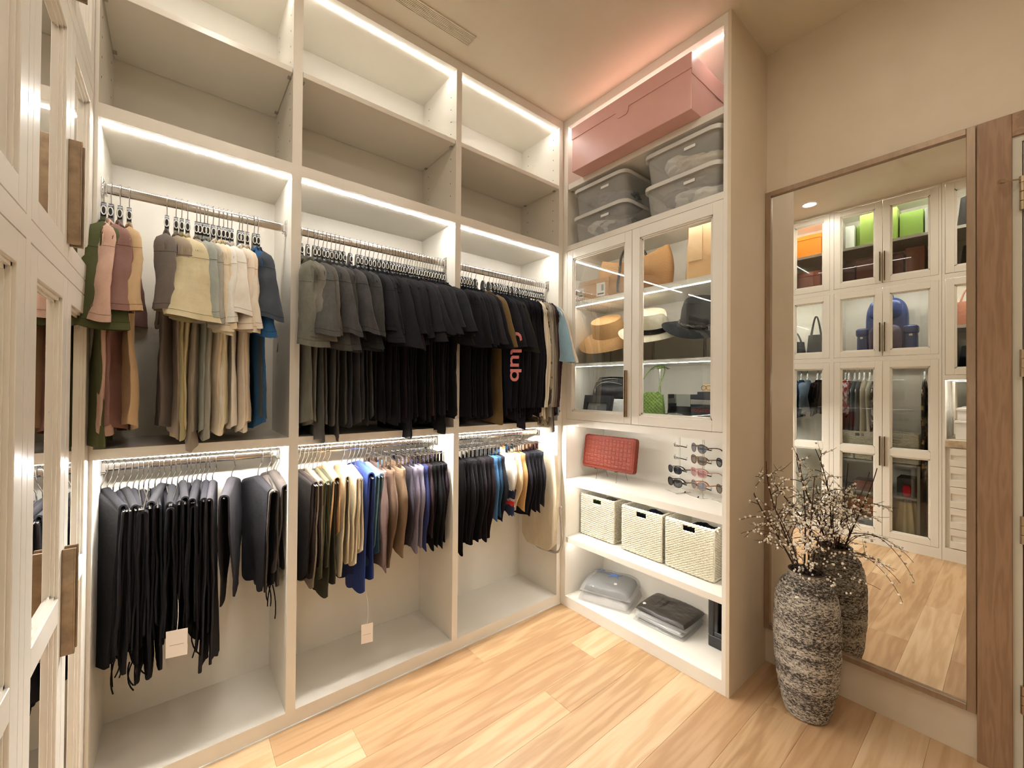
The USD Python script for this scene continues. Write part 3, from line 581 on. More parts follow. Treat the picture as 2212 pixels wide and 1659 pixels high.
for i, x in enumerate(U3):
    c, rgb = C3.get(i, ('black', [(24, 23, 30), (21, 21, 24), (28, 27, 31), (18, 18, 26)][i % 4]))
    kd = 'long' if i in LONG3 else 'tee'
    if i == 9: c, rgb = 'navy black', (18, 19, 30)
    kw = dict(a=.030 if i != 9 else .036, phi=64 if i != 9 else 45) if kd == 'long' else dict(hz=-.43-.03*gr.random()-(.05 if i > 29 else 0), a=.072 if i in (0, 6, 7) else .055, phi=35 if i in (0, 7) else 58, b=.011, open_=.25, y1=.24)
    if i == 24: kw['mat'] = m_camo
    garment(kd, (x, YU, ZU), rgb, ('%s %s, %s from the left on the upper right rail' % (c, 'sweatshirt' if kd == 'long' else 'short-sleeved tee', nth(i+1))) if i != 9 else 'navy black sweatshirt with pink slab lettering down the sleeve on the upper right rail', 'sweatshirt' if kd == 'long' else 't-shirt', 'tops on the upper right rail', 200+i,
            L=(.88 if i in (16, 24, 26, 27) else .80)+.03*gr.random()+(.04 if i == 8 else 0), wave=.005, T=.006, nk=4, **kw)
    hanger('shirt', (x, YU, ZU), 0, 'black hanger with white ring, %s from the left on the upper right rail' % nth(i+1), 'black hangers on the upper rails')
# lower left rail: black trousers thrown over open-ended hangers
L1 = [-2.092, -2.076, -2.061, -2.045, -2.027, -2.010, -1.996, -1.983, -1.970, -1.953, -1.937, -1.921, -1.906, -1.890, -1.874, -1.861, -1.848, -1.834, -1.820, -1.806, -1.786, -1.725, -1.636, -1.604, -1.580]
LL1 = {8: .62, 9: .60, 18: .55, 19: .58, 20: .66, 21: .43, 22: .40, 23: .42, 24: .36}
for i, x in enumerate(L1):
    x = lx(x, -1.57)
    c, rgb = ('black', [(27, 26, 29), (24, 24, 28), (31, 30, 33), (25, 24, 29)][i % 4])
    if i in (20, 21): c, rgb = 'faded black', (42, 40, 44)
    if i in (23, 24): c, rgb = 'dark taupe grey', (64, 58, 54)
    rz = [22, 20, 16, 14, 9, 12, 6, 8, -4, 2, -8, 4, -3, -9, 0, -6, 2, -4, 5, -3, -8, -14, 10, 2, 6][i]+float(gr.normal(0, 2)); dz = float(gr.normal(0, .009))
    L = LL1.get(i, .47+.09*gr.random())+.02
    t = garment('fold', (x, YL, ZL+dz), rgb, '%s trousers on a steel hanger, %s from the left, lower left rail' % (c, nth(i+1)), 'trousers', 'black trousers on the lower left rail', 300+i, rz=rz, amp=.007, LA=L, LB=L-.05*gr.random(), y0=-.140-.02*gr.random(), y1=.13, r=.0115 if i < 21 else .017, wave=.004 if i < 20 else .010)
    if i in (0, 2, 4, 6, 17, 22, 23):
        q = put((x, YL, ZL), False, rz)(np.array([[0, -.10, -.13-L+.05]]))[0]
        for s in (0, 1):
            dl = .05+.09*gr.random()
            part(t, 'drawstring', tube(spline([q+[.008*s, 0, 0], q+[.012*s+.01*gr.normal(), -.012, -dl*.5], q+[.012*s+.012*gr.normal(), -.01, -dl]], 7), .0022, 5), cloth((17, 16, 18)), True)
    hanger('arm', (x, YL, ZL), rz, 'steel open-ended trouser hanger, %s from the left on the lower left rail' % nth(i+1), 'steel trouser hangers on the lower rails')
hanger('arm', (-1.560, YL, ZL), 6, 'empty steel open-ended trouser hanger at the right end of the lower left rail', 'steel trouser hangers on the lower rails')
# lower middle rail
F2 = [(-1.497, 'black', (27, 24, 24), .44), (-1.480, 'dark brown', (40, 32, 30), .47), (-1.464, 'espresso brown', (46, 36, 33), .43), (-1.447, 'stone taupe', (122, 110, 94), .49), (-1.430, 'dark olive green', (66, 64, 46), .43), (-1.413, 'moss green', (74, 72, 52), .44), (-1.394, 'deep olive', (54, 52, 40), .53), (-1.372, 'camel', (188, 150, 106), .33),
      (-1.310, 'oatmeal', (196, 180, 150), .46), (-1.284, 'cream', (222, 208, 176), .42), (-1.264, 'ivory white', (228, 216, 190), .43), (-1.246, 'navy blue', (36, 46, 92), .50), (-1.228, 'royal blue', (40, 58, 118), .58), (-1.208, 'denim blue', (62, 96, 124), .46), (-1.188, 'faded light denim', (104, 136, 152), .42)]
for i, (x, c, rgb, L) in enumerate(F2):
    x = lx(x, -.80)
    rz = [16, 12, 10, 6, 8, 4, 6, 2, -6, 2, -2, 10, 2, 6, 4][i]
    garment('fold', (x, YL, ZL+[0, .006, -.004, .01, -.002, .004, 0, .012, .016, 0, .004, -.004, .012, 0, .008][i]), rgb, '%s trousers folded over a steel hanger on the lower middle rail' % c, 'trousers', None, 400+i, rz=rz, amp=.007, LA=L, LB=L-.04, y0=-.145, y1=.13, r=.0105 if i not in (7, 12) else .016, wave=.004 if i < 7 else .008, flare=.0)
    hanger('arm', (x, YL, ZL), rz, 'steel open-ended trouser hanger under the %s trousers on the lower middle rail' % c, 'steel trouser hangers on the lower rails')
G2 = [(-1.160, 'mauve brown', (112, 92, 86), .47), (-1.122, 'cocoa brown', (104, 84, 70), .46), (-1.070, 'tan brown', (122, 100, 78), .42), (-1.030, 'dark slate', (52, 48, 56), .38), (-1.002, 'lavender grey', (122, 114, 130), .42), (-.974, 'pale lavender grey', (130, 124, 138), .40), (-.950, 'navy blue', (44, 52, 96), .42), (-.928, 'dark plum brown', (48, 36, 40), .36),
      (-.906, 'black', (20, 19, 22), .43), (-.882, 'jet black', (16, 16, 19), .42), (-.858, 'soft black', (24, 23, 25), .43), (-.834, 'pitch black', (14, 14, 17), .40), (-.812, 'dark aubergine', (40, 26, 34), .32)]
for i, (x, c, rgb, L) in enumerate(G2):
    x = lx(x, -.815+.0)-(.004*(12-i) if i > 9 else 0)
    garment('clip', (x, YL, ZL), rgb, '%s trousers clipped at the waistband on the lower middle rail' % c, 'trousers', None, 450+i, L=L, T=.018 if i in (1, 2, 4) else .012, wave=.006, W=.14)
    hanger('clip', (x, YL, ZL), 0, 'steel clip hanger holding the %s trousers on the lower middle rail' % c, 'steel clip hangers on the lower rails')
G3 = [(-.738, 'black', (18, 18, 20), .50), (-.715, 'jet black', (15, 15, 18), .44), (-.692, 'soft black', (24, 23, 26), .45), (-.666, 'charcoal black', (30, 28, 31), .46), (-.640, 'pitch black', (14, 14, 16), .45), (-.612, 'dark charcoal', (40, 36, 40), .44), (-.584, 'smoky black', (28, 25, 29), .46), (-.556, 'very dark plum', (32, 24, 28), .45), (-.528, 'bright denim blue', (74, 116, 158), .36), (-.504, 'teal denim', (40, 74, 100), .34), (-.480, 'black patterned', (30, 30, 36), .37),
      (-.405, 'white', (222, 214, 200), .30), (-.362, 'cream', (222, 202, 168), .33), (-.330, 'khaki tan', (178, 142, 92), .34), (-.296, 'midnight black', (28, 26, 34), .36), (-.268, 'raven black', (20, 20, 24), .38), (-.240, 'ink black', (22, 22, 28), .36), (-.212, 'coal black', (26, 26, 30), .37), (-.184, 'dark graphite', (42, 42, 48), .34)]
for i, (x, c, rgb, L) in enumerate(G3):
    x = lx(x, -.1)
    t = garment('clip', (x, YL, ZL), rgb, '%s trousers clipped at the waistband on the lower right rail' % c if i != 11 else 'white shorts with navy and red colour blocks clipped on the lower right rail', 'trousers' if i != 11 else 'shorts', None, 500+i, L=L, T=.013 if i not in (11, 13) else .020, wave=.006, W=.14)
    hanger('clip', (x, YL, ZL), 0, 'steel clip hanger holding the %s garment on the lower right rail' % c, 'steel clip hangers on the lower rails')
    if i == 11:
        for nm2, rg, za, zb in (('navy_block', (36, 40, 62), -.36, -.31), ('red_block', (196, 42, 40), -.40, -.375), ('blue_leg', (44, 54, 84), -.46, -.40)):
            def band(v, za=za, zb=zb): return put((x-.001, YL, ZL))(v)
            g_ = np.random.default_rng(1511); mm = clip_trouser_mesh(g_, L=.37, T=.0225, wave=.006, W=.142)
            v, f = mm; zc = v[f][:, :, 2].mean(1); f2 = f[(zc > za) & (zc < zb)]
            u_, inv = np.unique(f2, return_inverse=True); part(t, nm2, (band(v[u_]), inv.reshape(-1, 3)), cloth(rg), True)
# pink slab lettering down the navy sleeve (reads from top to bottom)
t9 = '/World/sweatshirt'
tm = meshkit.text_mesh('Club', .085, .0015, True); v = np.array(tm.vertices); w_ = v[:, 0].max()
v = v*[.27/w_, .72, 1]; cxp, cyp = -.496, YU-.236
v2 = np.stack([cxp+(v[:, 1]-.03)*.66, cyp-.002-(v[:, 1]-.03)*.62-v[:, 2]*2, 1.66-v[:, 0]], 1)
part(t9, 'sleeve_print', (v2, np.array(tm.faces)), cloth((226, 140, 142)), label='pink lettering reading Club down the sleeve')
# swing tags and the ironing board
m_card = M('tag_card', srgb(244, 236, 228), .6)
def tag(label, x, z0, z1, w, zs, y=-.115):
    t = thing('swing_tag', label, 'tag', (x, y, z0))
    part(t, 'card', mapv(bx(-w/2, w/2, -.0006, .0006, 0, z1-z0), lambda v: rot(v, 'z', -14)+[x, y, z0]), m_card)
    part(t, 'string', tube(spline([[x, y, z1-.004], [x+.003, y+.002, (z1+zs)/2], [x, y+.045, zs]], 8), .0011, 5), m_card, True)
    part(t, 'print', mapv(bx(-w*.33, w*.33, -.0009, -.0006, (z1-z0)*.44, (z1-z0)*.46), lambda v: rot(v, 'z', -14)+[x, y, z0]), M('tag_ink'+str(int(w*1e4)), srgb(190, 170, 160), .7))
tag('large white card swing tag on a white string below the black trousers', -1.886, .414, .506, .061, .62, .018)
tag('cream swing tag hanging below the blue trousers in the middle bay', -1.208, .187, .274, .050, .44, .05)
t = thing('ironing_board', 'beige table-top ironing board hung on the right wall of the corner bay', 'ironing board', (-.055, .2, .35))
pl = unary_union([Polygon([(.03, .40), (.07, .36), (.25, .36), (.29, .40), (.30, .72), (.27, .93), (.20, 1.00), (.12, 1.00), (.05, .93), (.02, .72)]).buffer(.02)])
m = extr(pl, .028); v = m[0]
part(t, 'padded_top', (np.stack([-.085+v[:, 2]+(v[:, 1]-.4)*.04, v[:, 0]-.03, v[:, 1]], 1), m[1]), cloth((206, 190, 162)))
part(t, 'leg', tube(spline([[-.045, -.045, .62], [-.045, -.05, .40], [-.05, -.03, .345], [-.06, .06, .33], [-.065, .18, .345], [-.065, .20, .40], [-.06, .20, .6]], 40), .007, 8), m_steel, True)

# ------------------------------------------------------------------ things in the display cabinet
m_pink = Mnoise('pink_box', srgb(226, 176, 168), srgb(221, 170, 162), (3, 3, 3), .33, .05, 500)
t = thing('storage_box', 'long glossy pink box with a tab lid on the top shelf of the corner cabinet', 'box', (.1, -.52, 2.636))
x0, x1, y0, y1, z0, z1 = -.089, .29, -.888, -.156, 2.6365, 2.896
part(t, 'box_body', bx(x0, x1, y0, y1, z0, z1-.004, .002), m_pink)
lp = unary_union([Polygon([(y0-.002, 2.823), (y1+.002, 2.828), (y1+.002, z1), (y0-.002, z1)]), Polygon([(-.575, 2.83), (-.553, 2.83), (-.548, 2.80), (-.538, 2.790), (-.49, 2.790), (-.476, 2.80), (-.472, 2.83), (-.46, 2.83)])])
m = extr(lp, .004); v = m[0]
part(t, 'lid', cat_([(np.stack([x0-.0045+v[:, 2], v[:, 0], v[:, 1]], 1), m[1]), bx(x0-.0005, x1, y0-.002, y1+.002, z1-.004, z1, .0015), bx(x0, x1, y0-.003, y0-.0005, 2.80, z1-.004)]), m_pink)
# lidded clothes bins
def rr_(x0, x1, y0, y1, r): return sbox(x0+r, y0+r, x1-r, y1-r).buffer(r, 6)
def ringpath(p, z, n=56):
    b = p.exterior; return np.array([list(b.interpolate(i/n, normalized=True).coords[0])+[z] for i in range(n)])
m_rim = Mfilm('bin_rim', srgb(224, 222, 216), .82, .35)
def clothbin(y0, y1, zb, label, cols, seed, x0=-.008, h=.165):
    t = thing('storage_bin', label, 'storage bin', (.15, (y0+y1)/2, zb), group='lidded bins above the display cabinet')
    tp, bt = rr_(x0+.02, .345, y0+.012, y1-.012, .04), rr_(x0+.03, .335, y0+.025, y1-.025, .04)
    part(t, 'tub', cat_([grid(np.array([ringpath(bt, zb+.002), ringpath(bt, zb+.006), ringpath(tp, zb+h-.02)]), wu=True)]), m_bin, True)
    r1 = rr_(x0+.005, .36, y0, y1, .05)
    lid = [ringpath(tp.buffer(-.02), zb+h-.002), ringpath(tp, zb+h), ringpath(r1, zb+h-.006), ringpath(r1, zb+h-.026), ringpath(r1.buffer(-.006), zb+h-.026), ringpath(tp, zb+h-.020)]
    part(t, 'lid', cat_([grid(np.array(lid), wu=True)]), m_rim, 40)
    part(t, 'label_strip', mapv(bx(-.0006, .0006, -.028, .028, -.007, .007), lambda v: rot(v, 'x', 0)+[x0+.0185, (y0*.62+y1*.38), zb+h-.055]), m_white)
    g = np.random.default_rng(seed)
    for k in range(8):
        c = cols[k % len(cols)]
        part(t, 'folded_cloth', blob((.118 if k < 5 else .23, y0+(y1-y0)*(.22+.56*((k*0.37) % 1)), zb+.048+.022*(k % 3)), (.078, .078, .036), seed+k, .35, 3), cloth(c), True)
GY, GD, GL = (200, 200, 197), (128, 131, 134), (236, 233, 226)
clothbin(-.475, -.068, 2.2478, 'clear lidded bin of dark grey clothes, bottom of the left stack', [GD, GY, GL, GD], 1)
clothbin(-.470, -.073, 2.4140, 'clear lidded bin of slate grey clothes, top of the left stack', [(110, 114, 118), GD, (124, 126, 128)], 2)
clothbin(-.983, -.572, 2.2478, 'clear lidded bin of mixed grey and white clothes, bottom of the right stack', [GL, GY, GD, GL], 3)
clothbin(-.985, -.573, 2.4140, 'clear lidded bin of cream clothes, top of the right stack', [(226, 216, 190), (220, 208, 184), GL], 4)
# top glass shelf: cardboard box, straw tote, paper bag
m_kraft = Mnoise('kraft_card', srgb(188, 146, 104), srgb(196, 154, 112), (30, 30, 30), .7)
t = thing('cardboard_box', 'small brown cardboard box with white shipping labels beside the straw tote', 'box', (.11, -.18, 1.894))
RB = lambda v: rot(v, 'z', 5)+[.105, -.115, 1.8937]
part(t, 'carton', mapv(bx(-.04, .12, -.18, .075, 0, .125, .001), RB), m_kraft)
part(t, 'flap_seam', mapv(bx(-.0405, -.04, -.18, .075, .098, .099), RB), m_gap)
m_ink = M('label_ink', (.05, .05, .05), .7)
for (u0, u1, w0, w1) in ((.0, .045, .025, .085), (-.155, -.095, .018, .098)):
    part(t, 'shipping_label', mapv(bx(-.0412, -.0402, u0, u1, w0, w1), RB), m_white)
    part(t, 'label_print', mapv(cat_([bx(-.0417, -.0412, u0+.008+k*.007, u0+.011+k*.007, w0+.03, w1-.012) for k in range(3)]+[bx(-.0417, -.0412, u0+.008, u1-.008, w0+.010, w0+.018)]), RB), m_ink)
part(t, 'red_mark', mapv(cat_([bx(-.0412, -.0402, .052, .064, .02, .032)]), RB), M('red_ink', srgb(196, 74, 50), .6))
def straw(name, c1, c2, sc=(1, 1, 1)):
    n = {'g': ('geometry', {}), 'm': ('mapping', dict(scale=sc)), 'w': ('wave_texture', dict(scale=95, distortion=6, detail=3, detail_scale=3, bands_direction='z')), 'n': ('noise_texture', dict(scale=160, detail=4)), 'a': ('mix_color', dict(fac=.5)),
         'r': ('rgb_ramp', dict(ramp=[(.3, c1), (.65, c2)])), 'bb': ('bump', dict(strength=.9, distance=.003)), 'p': ('principled_bsdf', dict(roughness=.7))}
    return usdkit.material(stage, LK+name, n, [('g.position', 'm.vector'), ('m.vector', 'w.vector'), ('m.vector', 'n.vector'), ('w.fac', 'a.a'), ('n.fac', 'a.b'), ('a.result', 'r.fac'), ('r.color', 'p.base_color'), ('a.result', 'bb.height'), ('bb.normal', 'p.normal')], 'p.BSDF')
m_straw = straw('straw_tote', srgb(168, 116, 66), srgb(222, 172, 112), (1, 1.6, 1.1))
m_leather = M('black_leather', (.014, .013, .013), .38)
t = thing('straw_tote', 'woven straw tote bag with black leather handles behind the cabinet glass', 'bag', (.17, -.42, 1.894))
nu, nv = 56, 34; th = np.arange(nu)*2*math.pi/nu; rows = []
for i in range(nv):
    q = i/(nv-1); hw = .190+.050*math.sin(math.pi*(.18+.66*q)); tk = .080*(1-.6*q)*(.75+.25*min(1, q*6))
    y = hw*np.sign(np.cos(th))*np.abs(np.cos(th))**.75; x = tk*np.sign(np.sin(th))*np.abs(np.sin(th))**.8
    z = .245*q-.055*q*(1-np.abs(y/hw)**1.5)
    wv = .0028*np.sin(i*math.pi)+.0025*np.cos(th*28+(i % 2)*math.pi)
    rows.append(np.stack([x*(1+wv*12), y, z], 1))
rows = [rows[0]*[.02, .02, 1]]+rows
tote = lambda v: rot(v, 'z', 3)+[.15, -.422, 1.8945]
part(t, 'basket_body', mapv(grid(np.array(rows), wu=True), tote), m_straw, 50)
for sx in (-1, 1):
    hp = [[sx*.068, -.06, .02], [sx*.062, -.062, .10], [sx*.048, -.06, .17], [sx*.044, -.045, .25], [sx*.042, 0, .285], [sx*.044, .045, .25], [sx*.048, .06, .17], [sx*.062, .062, .10], [sx*.068, .06, .02]]
    part(t, 'handle', mapv(tube(spline(hp, 44), .0075, 8), tote), m_leather, True)
part(t, 'rivet', mapv(cat_([blob((-.062, y, .168), (.006,)*3, 0, 0, 1) for y in (-.06, .06)]), tote), m_steel, True, kind='stuff')
t = thing('paper_bag', 'tan paper shopping bag at the right end of the top glass shelf', 'bag', (.17, -.88, 1.894))
pb = lambda v: rot(v, 'z', 2)+[.17, -.878, 1.894]
hh = .275
pf = []
for x, s in ((-.07, 1), (.07, -1)):
    n1, n2 = 14, 16; P = np.array([[[x+s*.012*meshkit.noise(np.array([u*5, w*5, x*9]), 4)-s*.018*(w*(1-w)), -.10+.20*u-(.5-u)*.03*(1-w), hh*w] for u in np.linspace(0, 1, n1)] for w in np.linspace(0, 1, n2)]); pf.append(grid(P, flip=s < 0))
for y in (0, 1):
    P = np.array([[[-.07+.14*u+(.012*meshkit.noise(np.array([(0 if u < .5 else 1)*0+0, w*5, 0]), 4))*0, (-.10+.20*y-(.5-y)*.03*(1-w))+(.03 if not y else -.03)*math.sin(math.pi*u)*w, hh*w] for u in np.linspace(0, 1, 9)] for w in np.linspace(0, 1, 12)]); pf.append(grid(P))
pf.append(bx(-.07, .07, -.085, .085, 0, .002))
part(t, 'bag_body', mapv(cat_(pf), pb), Mnoise('tan_paper', srgb(224, 184, 134), srgb(232, 194, 146), (12, 12, 12), .55), 40)
part(t, 'pocket_flap', mapv(bx(-.0745, -.072, .03, .098, .10, .268), pb), Mnoise('tan_paper2', srgb(224, 190, 146), srgb(232, 198, 154), (12, 12, 12), .55))
# hats on clear stands
def hat(name, label, c, r0, r1, hc, mat, tilt, yaw, crease=0., dish=.0, curl=0., band=None, stand=.07, ex=1.15):
    t = thing(name, label, 'hat', c)
    n = 48; th = np.arange(n)*2*math.pi/n
    e = lambda r, z: np.stack([r*np.cos(th), r*ex*np.sin(th), 0*th+z], 1)
    pr = []
    for q in np.linspace(1, 0, 9):
        P = e(r0+(r1-r0)*q, 0); P[:, 2] += -dish*q**1.6+curl*q**2*np.abs(np.sin(th))**3-.004*np.sin(3*th)*q; pr.append(P)
    for q in np.linspace(.08, 1, 10): pr.append(e(r0*(1-.14*q-.0*q), hc*q*.92)+0)
    for q in (.82, .6, .35, .12, .01): pr.append(e(r0*q*.98*.86/.86, hc*(1-.08*q)-crease*(1-q)))
    P = np.array(pr)
    if crease:
        a = np.exp(-((P[..., 0]/(r0*.34))**2))*sm(hc*.55, hc, P[..., 2]); P[..., 2] -= crease*a*1.2
        fr_ = sm(hc*.4, hc, P[..., 2])*np.exp(-((np.abs(P[..., 0])-r0*.75)/(r0*.35))**2)*np.clip(-P[..., 1]/r0, 0, 1); P[..., 0] *= 1-.28*fr_
    T = lambda v: rot(rot(v, 'y', -tilt), 'z', yaw)+np.array(c)
    m = grid(P, wu=True)
    part(t, 'brim_and_crown', mapv(m, T), mat, 50)
    if band:
        part(t, 'band', mapv(grid(np.array([e(r0*1.012, .004), e(r0*1.02, .006), e(r0*.985, hc*.26), e(r0*.965, hc*.265)]), wu=True), T), band, 60)
    return t, T
ZS = 1.5085
for (c, l) in (((.19, -.235), 'clear acrylic hat stand under the straw sun hat'), ((.19, -.525), 'clear acrylic hat stand under the white panama hat'), ((.19, -.82), 'clear acrylic hat stand under the black felt hat')):
    t = thing('hat_stand', l, 'stand', (c[0], c[1], ZS), group='clear hat stands')
    part(t, 'post', cat_([lathe([(.0005, .003), (.05, .003), (.05, 0), (.0005, 0)], 24, (c[0], c[1], ZS)), lathe([(.006, .003), (.006, .13), (.05, .15), (.052, .148)], 24, (c[0], c[1], ZS))]), m_acryl, 40)
m_sun = straw('straw_hat', srgb(206, 158, 100), srgb(236, 192, 134), (1.3, .6, 1.6))
t, T = hat('sun_hat', 'wide-brimmed natural straw sun hat, left of the three hats', (.17, -.235, 1.695), .094, .180, .10, m_sun, 31, 10, dish=.045)
t, T = hat('panama_hat', 'white panama hat with a black ribbon band, middle of the three hats', (.17, -.525, 1.685), .088, .158, .118, Mnoise('panama_straw', srgb(232, 220, 192), srgb(240, 230, 206), (60, 60, 60), .6, .3, 300), 27, 22, crease=.03, dish=.01, curl=.012, band=M('ribbon', (.012, .012, .013), .5))
m_felt = Mnoise('black_felt', srgb(20, 20, 22), srgb(27, 27, 29), (60, 60, 60), .9, .3, 500)
t, T = hat('felt_hat', 'black felt hat with braided cord and tassel, right of the three hats', (.165, -.822, 1.688), .096, .172, .138, m_felt, 25, 28, crease=.03, dish=.02, curl=.02, band=None)
th = np.arange(60)*2*math.pi/60
for k in (0, 1): part(t, 'braided_cord', mapv(tube(np.stack([.0975*np.cos(th)*(1+.02*np.sin(th*14+k*3.14)), .0975*1.15*np.sin(th)*(1+.02*np.sin(th*14+k*3.14)), .016+.004*np.cos(th*14+k*3.14)], 1)[:59], .0028, 5), T), M('cord_%d' % k, srgb(70+50*k, 62+44*k, 58+40*k), .7), True)
gq = np.random.default_rng(5)
part(t, 'tassel', mapv(cat_([bx(-.106-.001*k, -.1025, -.062+.008*k-.002, -.062+.008*k+.002, -.012-.004*(k % 3), .016) for k in range(6)]), T), M('tassel_ivory', srgb(200, 190, 180), .7), kind='stuff')
# bottom glass shelf
ZB = 1.1626
m_bk = M('matte_black', (.022, .022, .024), .45); m_bag = Mnoise('grained_leather', srgb(32, 31, 33), srgb(40, 39, 41), (80, 80, 80), .42, .3, 500)
t = thing('framed_tray', 'black picture frame leaning at the left of the lower glass shelf', 'frame', (.08, -.2, ZB))
F = lambda v: rot(v, 'y', 12)+[.075, -.212, ZB+.003]
part(t, 'frame', mapv(cat_([bx(-.01, .01, -.105, -.075, 0, .15), bx(-.01, .01, .075, .105, 0, .15), bx(-.01, .01, -.075, .075, 0, .055), bx(-.01, .01, -.075, .075, .105, .15)]), F), m_bk)
part(t, 'panel', mapv(bx(-.002, .004, -.076, .076, .054, .106), F), M('grey_card', srgb(120, 122, 120), .4))
t = thing('display_block', 'white block under the black belt bag', 'block', (.25, -.27, ZB))
part(t, 'block', bx(.17, .33, -.40, -.19, ZB, 1.292, .002), m_white)
t = thing('belt_bag', 'black leather belt bag with steel zips resting on a white block', 'bag', (.25, -.2, 1.293))
nu, nv = 40, 16; th = np.arange(nu)*2*math.pi/nu; rows = []
for i in range(nv):
    q = i/(nv-1); k = math.sin(math.pi*(.08+.92*q)) if q > .5 else 1
    rows.append(np.stack([.045*np.sin(th)*(1-.5*q**2)*(.75+.4*math.sin(math.pi*min(q*1.3, 1))), (.145*(1-.34*q**2.4))*np.sign(np.cos(th))*np.abs(np.cos(th))**.8, 0*th+.13*q+.004*np.sin(th*5)], 1))
rows = [rows[0]*[.02, .02, 1]]+rows+[rows[-1]*[.05, .05, 1]+[0, 0, .004]]
F = lambda v: rot(v, 'z', 6)+[.245, -.205, 1.2935]
part(t, 'pouch', mapv(grid(np.array(rows), wu=True), F), m_bag, True)
part(t, 'zip', mapv(cat_([tube(spline([[-.046, .10, .06], [-.047, .06, .094], [-.047, -.02, .102], [-.046, -.09, .088]], 16), .0022, 5), tube(spline([[-.03, .105, .10], [-.028, .03, .122], [-.028, -.07, .12]], 14), .002, 5), bx(-.054, -.05, .092, .098, .035, .06)]), F), m_steel, True, kind='stuff')
t = thing('bag_stand', 'chrome T-shaped bag stand carrying the green woven bag', 'stand', (.23, -.53, ZB))
part(t, 'stand', cat_([lathe([(.0005, .004), (.055, .004), (.055, 0), (.0005, 0)], 28, (.23, -.545, ZB)), tube([[.23, -.545, ZB+.004], [.23, -.545, 1.475]], .006, 10)]), m_chrome, 40)
a = np.linspace(-1, 1, 17)
part(t, 'cradle', mapv(grid(np.array([[[x, .06*u, .018*(1-u*u)-.004*abs(x)*30*0-(x/.02)**2*.004] for u in a] for x in np.linspace(-.02, .02, 5)])), lambda v: rot(v, 'z', 0)+[.23, -.545, 1.468]), m_chrome, True)
t = thing('woven_handbag', 'lime green woven leather handbag hanging on a chrome stand', 'bag', (.15, -.52, ZB))
m_green = Mnoise('lime_leather', srgb(112, 138, 62), srgb(138, 164, 84), (50, 50, 50), .42)
n1, n2 = 90, 70; rows = []
for sgn in (-1, 1):
    U, V = np.meshgrid(np.linspace(-1, 1, n1), np.linspace(0, 1, n2)); y = U*(.094+.016*(1-V)); z = .168*V+.006*np.sin(U*9)*sm(.8, 1, V)*1.5
    p, q = (y+z)/.019, (y-z)/.019; wv = np.where((np.floor(p)+np.floor(q)) % 2 == 0, np.abs(np.sin(p*math.pi)), np.abs(np.sin(q*math.pi)))**.5
    x = sgn*((.034+.012*(1-V))*np.sqrt(np.clip(1-U**2*.96, 0, 1))+.0045*wv)
    rows.append(grid(np.stack([x, y, z], -1), flip=sgn < 0))
F = lambda v: rot(v, 'z', 4)+[.145, -.515, ZB+.002]
part(t, 'woven_body', mapv(cat_(rows), F), m_green, True)
part(t, 'strap', cat_([tube(spline([[.146, -.432, 1.33], [.19, -.47, 1.42], [.225, -.505, 1.478], [.23, -.545, 1.490]], 24), .0032, 6), tube(spline([[.148, -.598, 1.33], [.19, -.585, 1.42], [.225, -.572, 1.478], [.23, -.545, 1.490]], 24), .0032, 6)]), m_green, True)
part(t, 'knot', mapv(cat_([blob((.0, .0, 0), (.010, .016, .009), 3, .3, 2), blob((.0, .02, -.008), (.008, .012, .007), 4, .3, 2)]), lambda v: v+[.215, -.565, 1.482]), m_green, True)
t = thing('eyeglass_case', 'black hinged spectacle case lying open beside the green bag', 'case', (.15, -.68, ZB))
part(t, 'case_body', cat_([blob((.16, -.672, ZB+.035), (.04, .072, .035), 3, .06, 3), bx(.12, .20, -.74, -.61, ZB, ZB+.03, .006)]), m_bk, 60)
part(t, 'case_lid', mapv(bx(-.006, .006, -.07, .07, 0, .075, .004), lambda v: rot(v, 'y', 20)+[.20, -.672, ZB+.03]), m_bk)
t = thing('acrylic_box', 'clear acrylic display box at the right of the lower glass shelf', 'box', (.13, -.74, ZB))
part(t, 'box', cat_([bx(.085, .088, -.80, -.675, ZB, 1.33), bx(.17, .173, -.80, -.675, ZB, 1.33), bx(.088, .17, -.678, -.675, ZB, 1.33), bx(.088, .17, -.80, -.797, ZB, 1.33)]), m_acryl)
t = thing('monogram_box', 'small beige box with a brown ring pattern on top of the stacked boxes', 'box', (.26, -.86, 1.343))
part(t, 'box', bx(.22, .30, -.915, -.79, 1.3435, 1.385, .002), M('beige_canvas', srgb(200, 176, 142), .6))
part(t, 'pattern', cat_([oval(np.array([.2195, -.80-.026*k, 1.364]), .012, .012, .0012, 'x', 16) for k in range(5)]), M('brown_print', srgb(128, 98, 70), .6), kind='stuff')
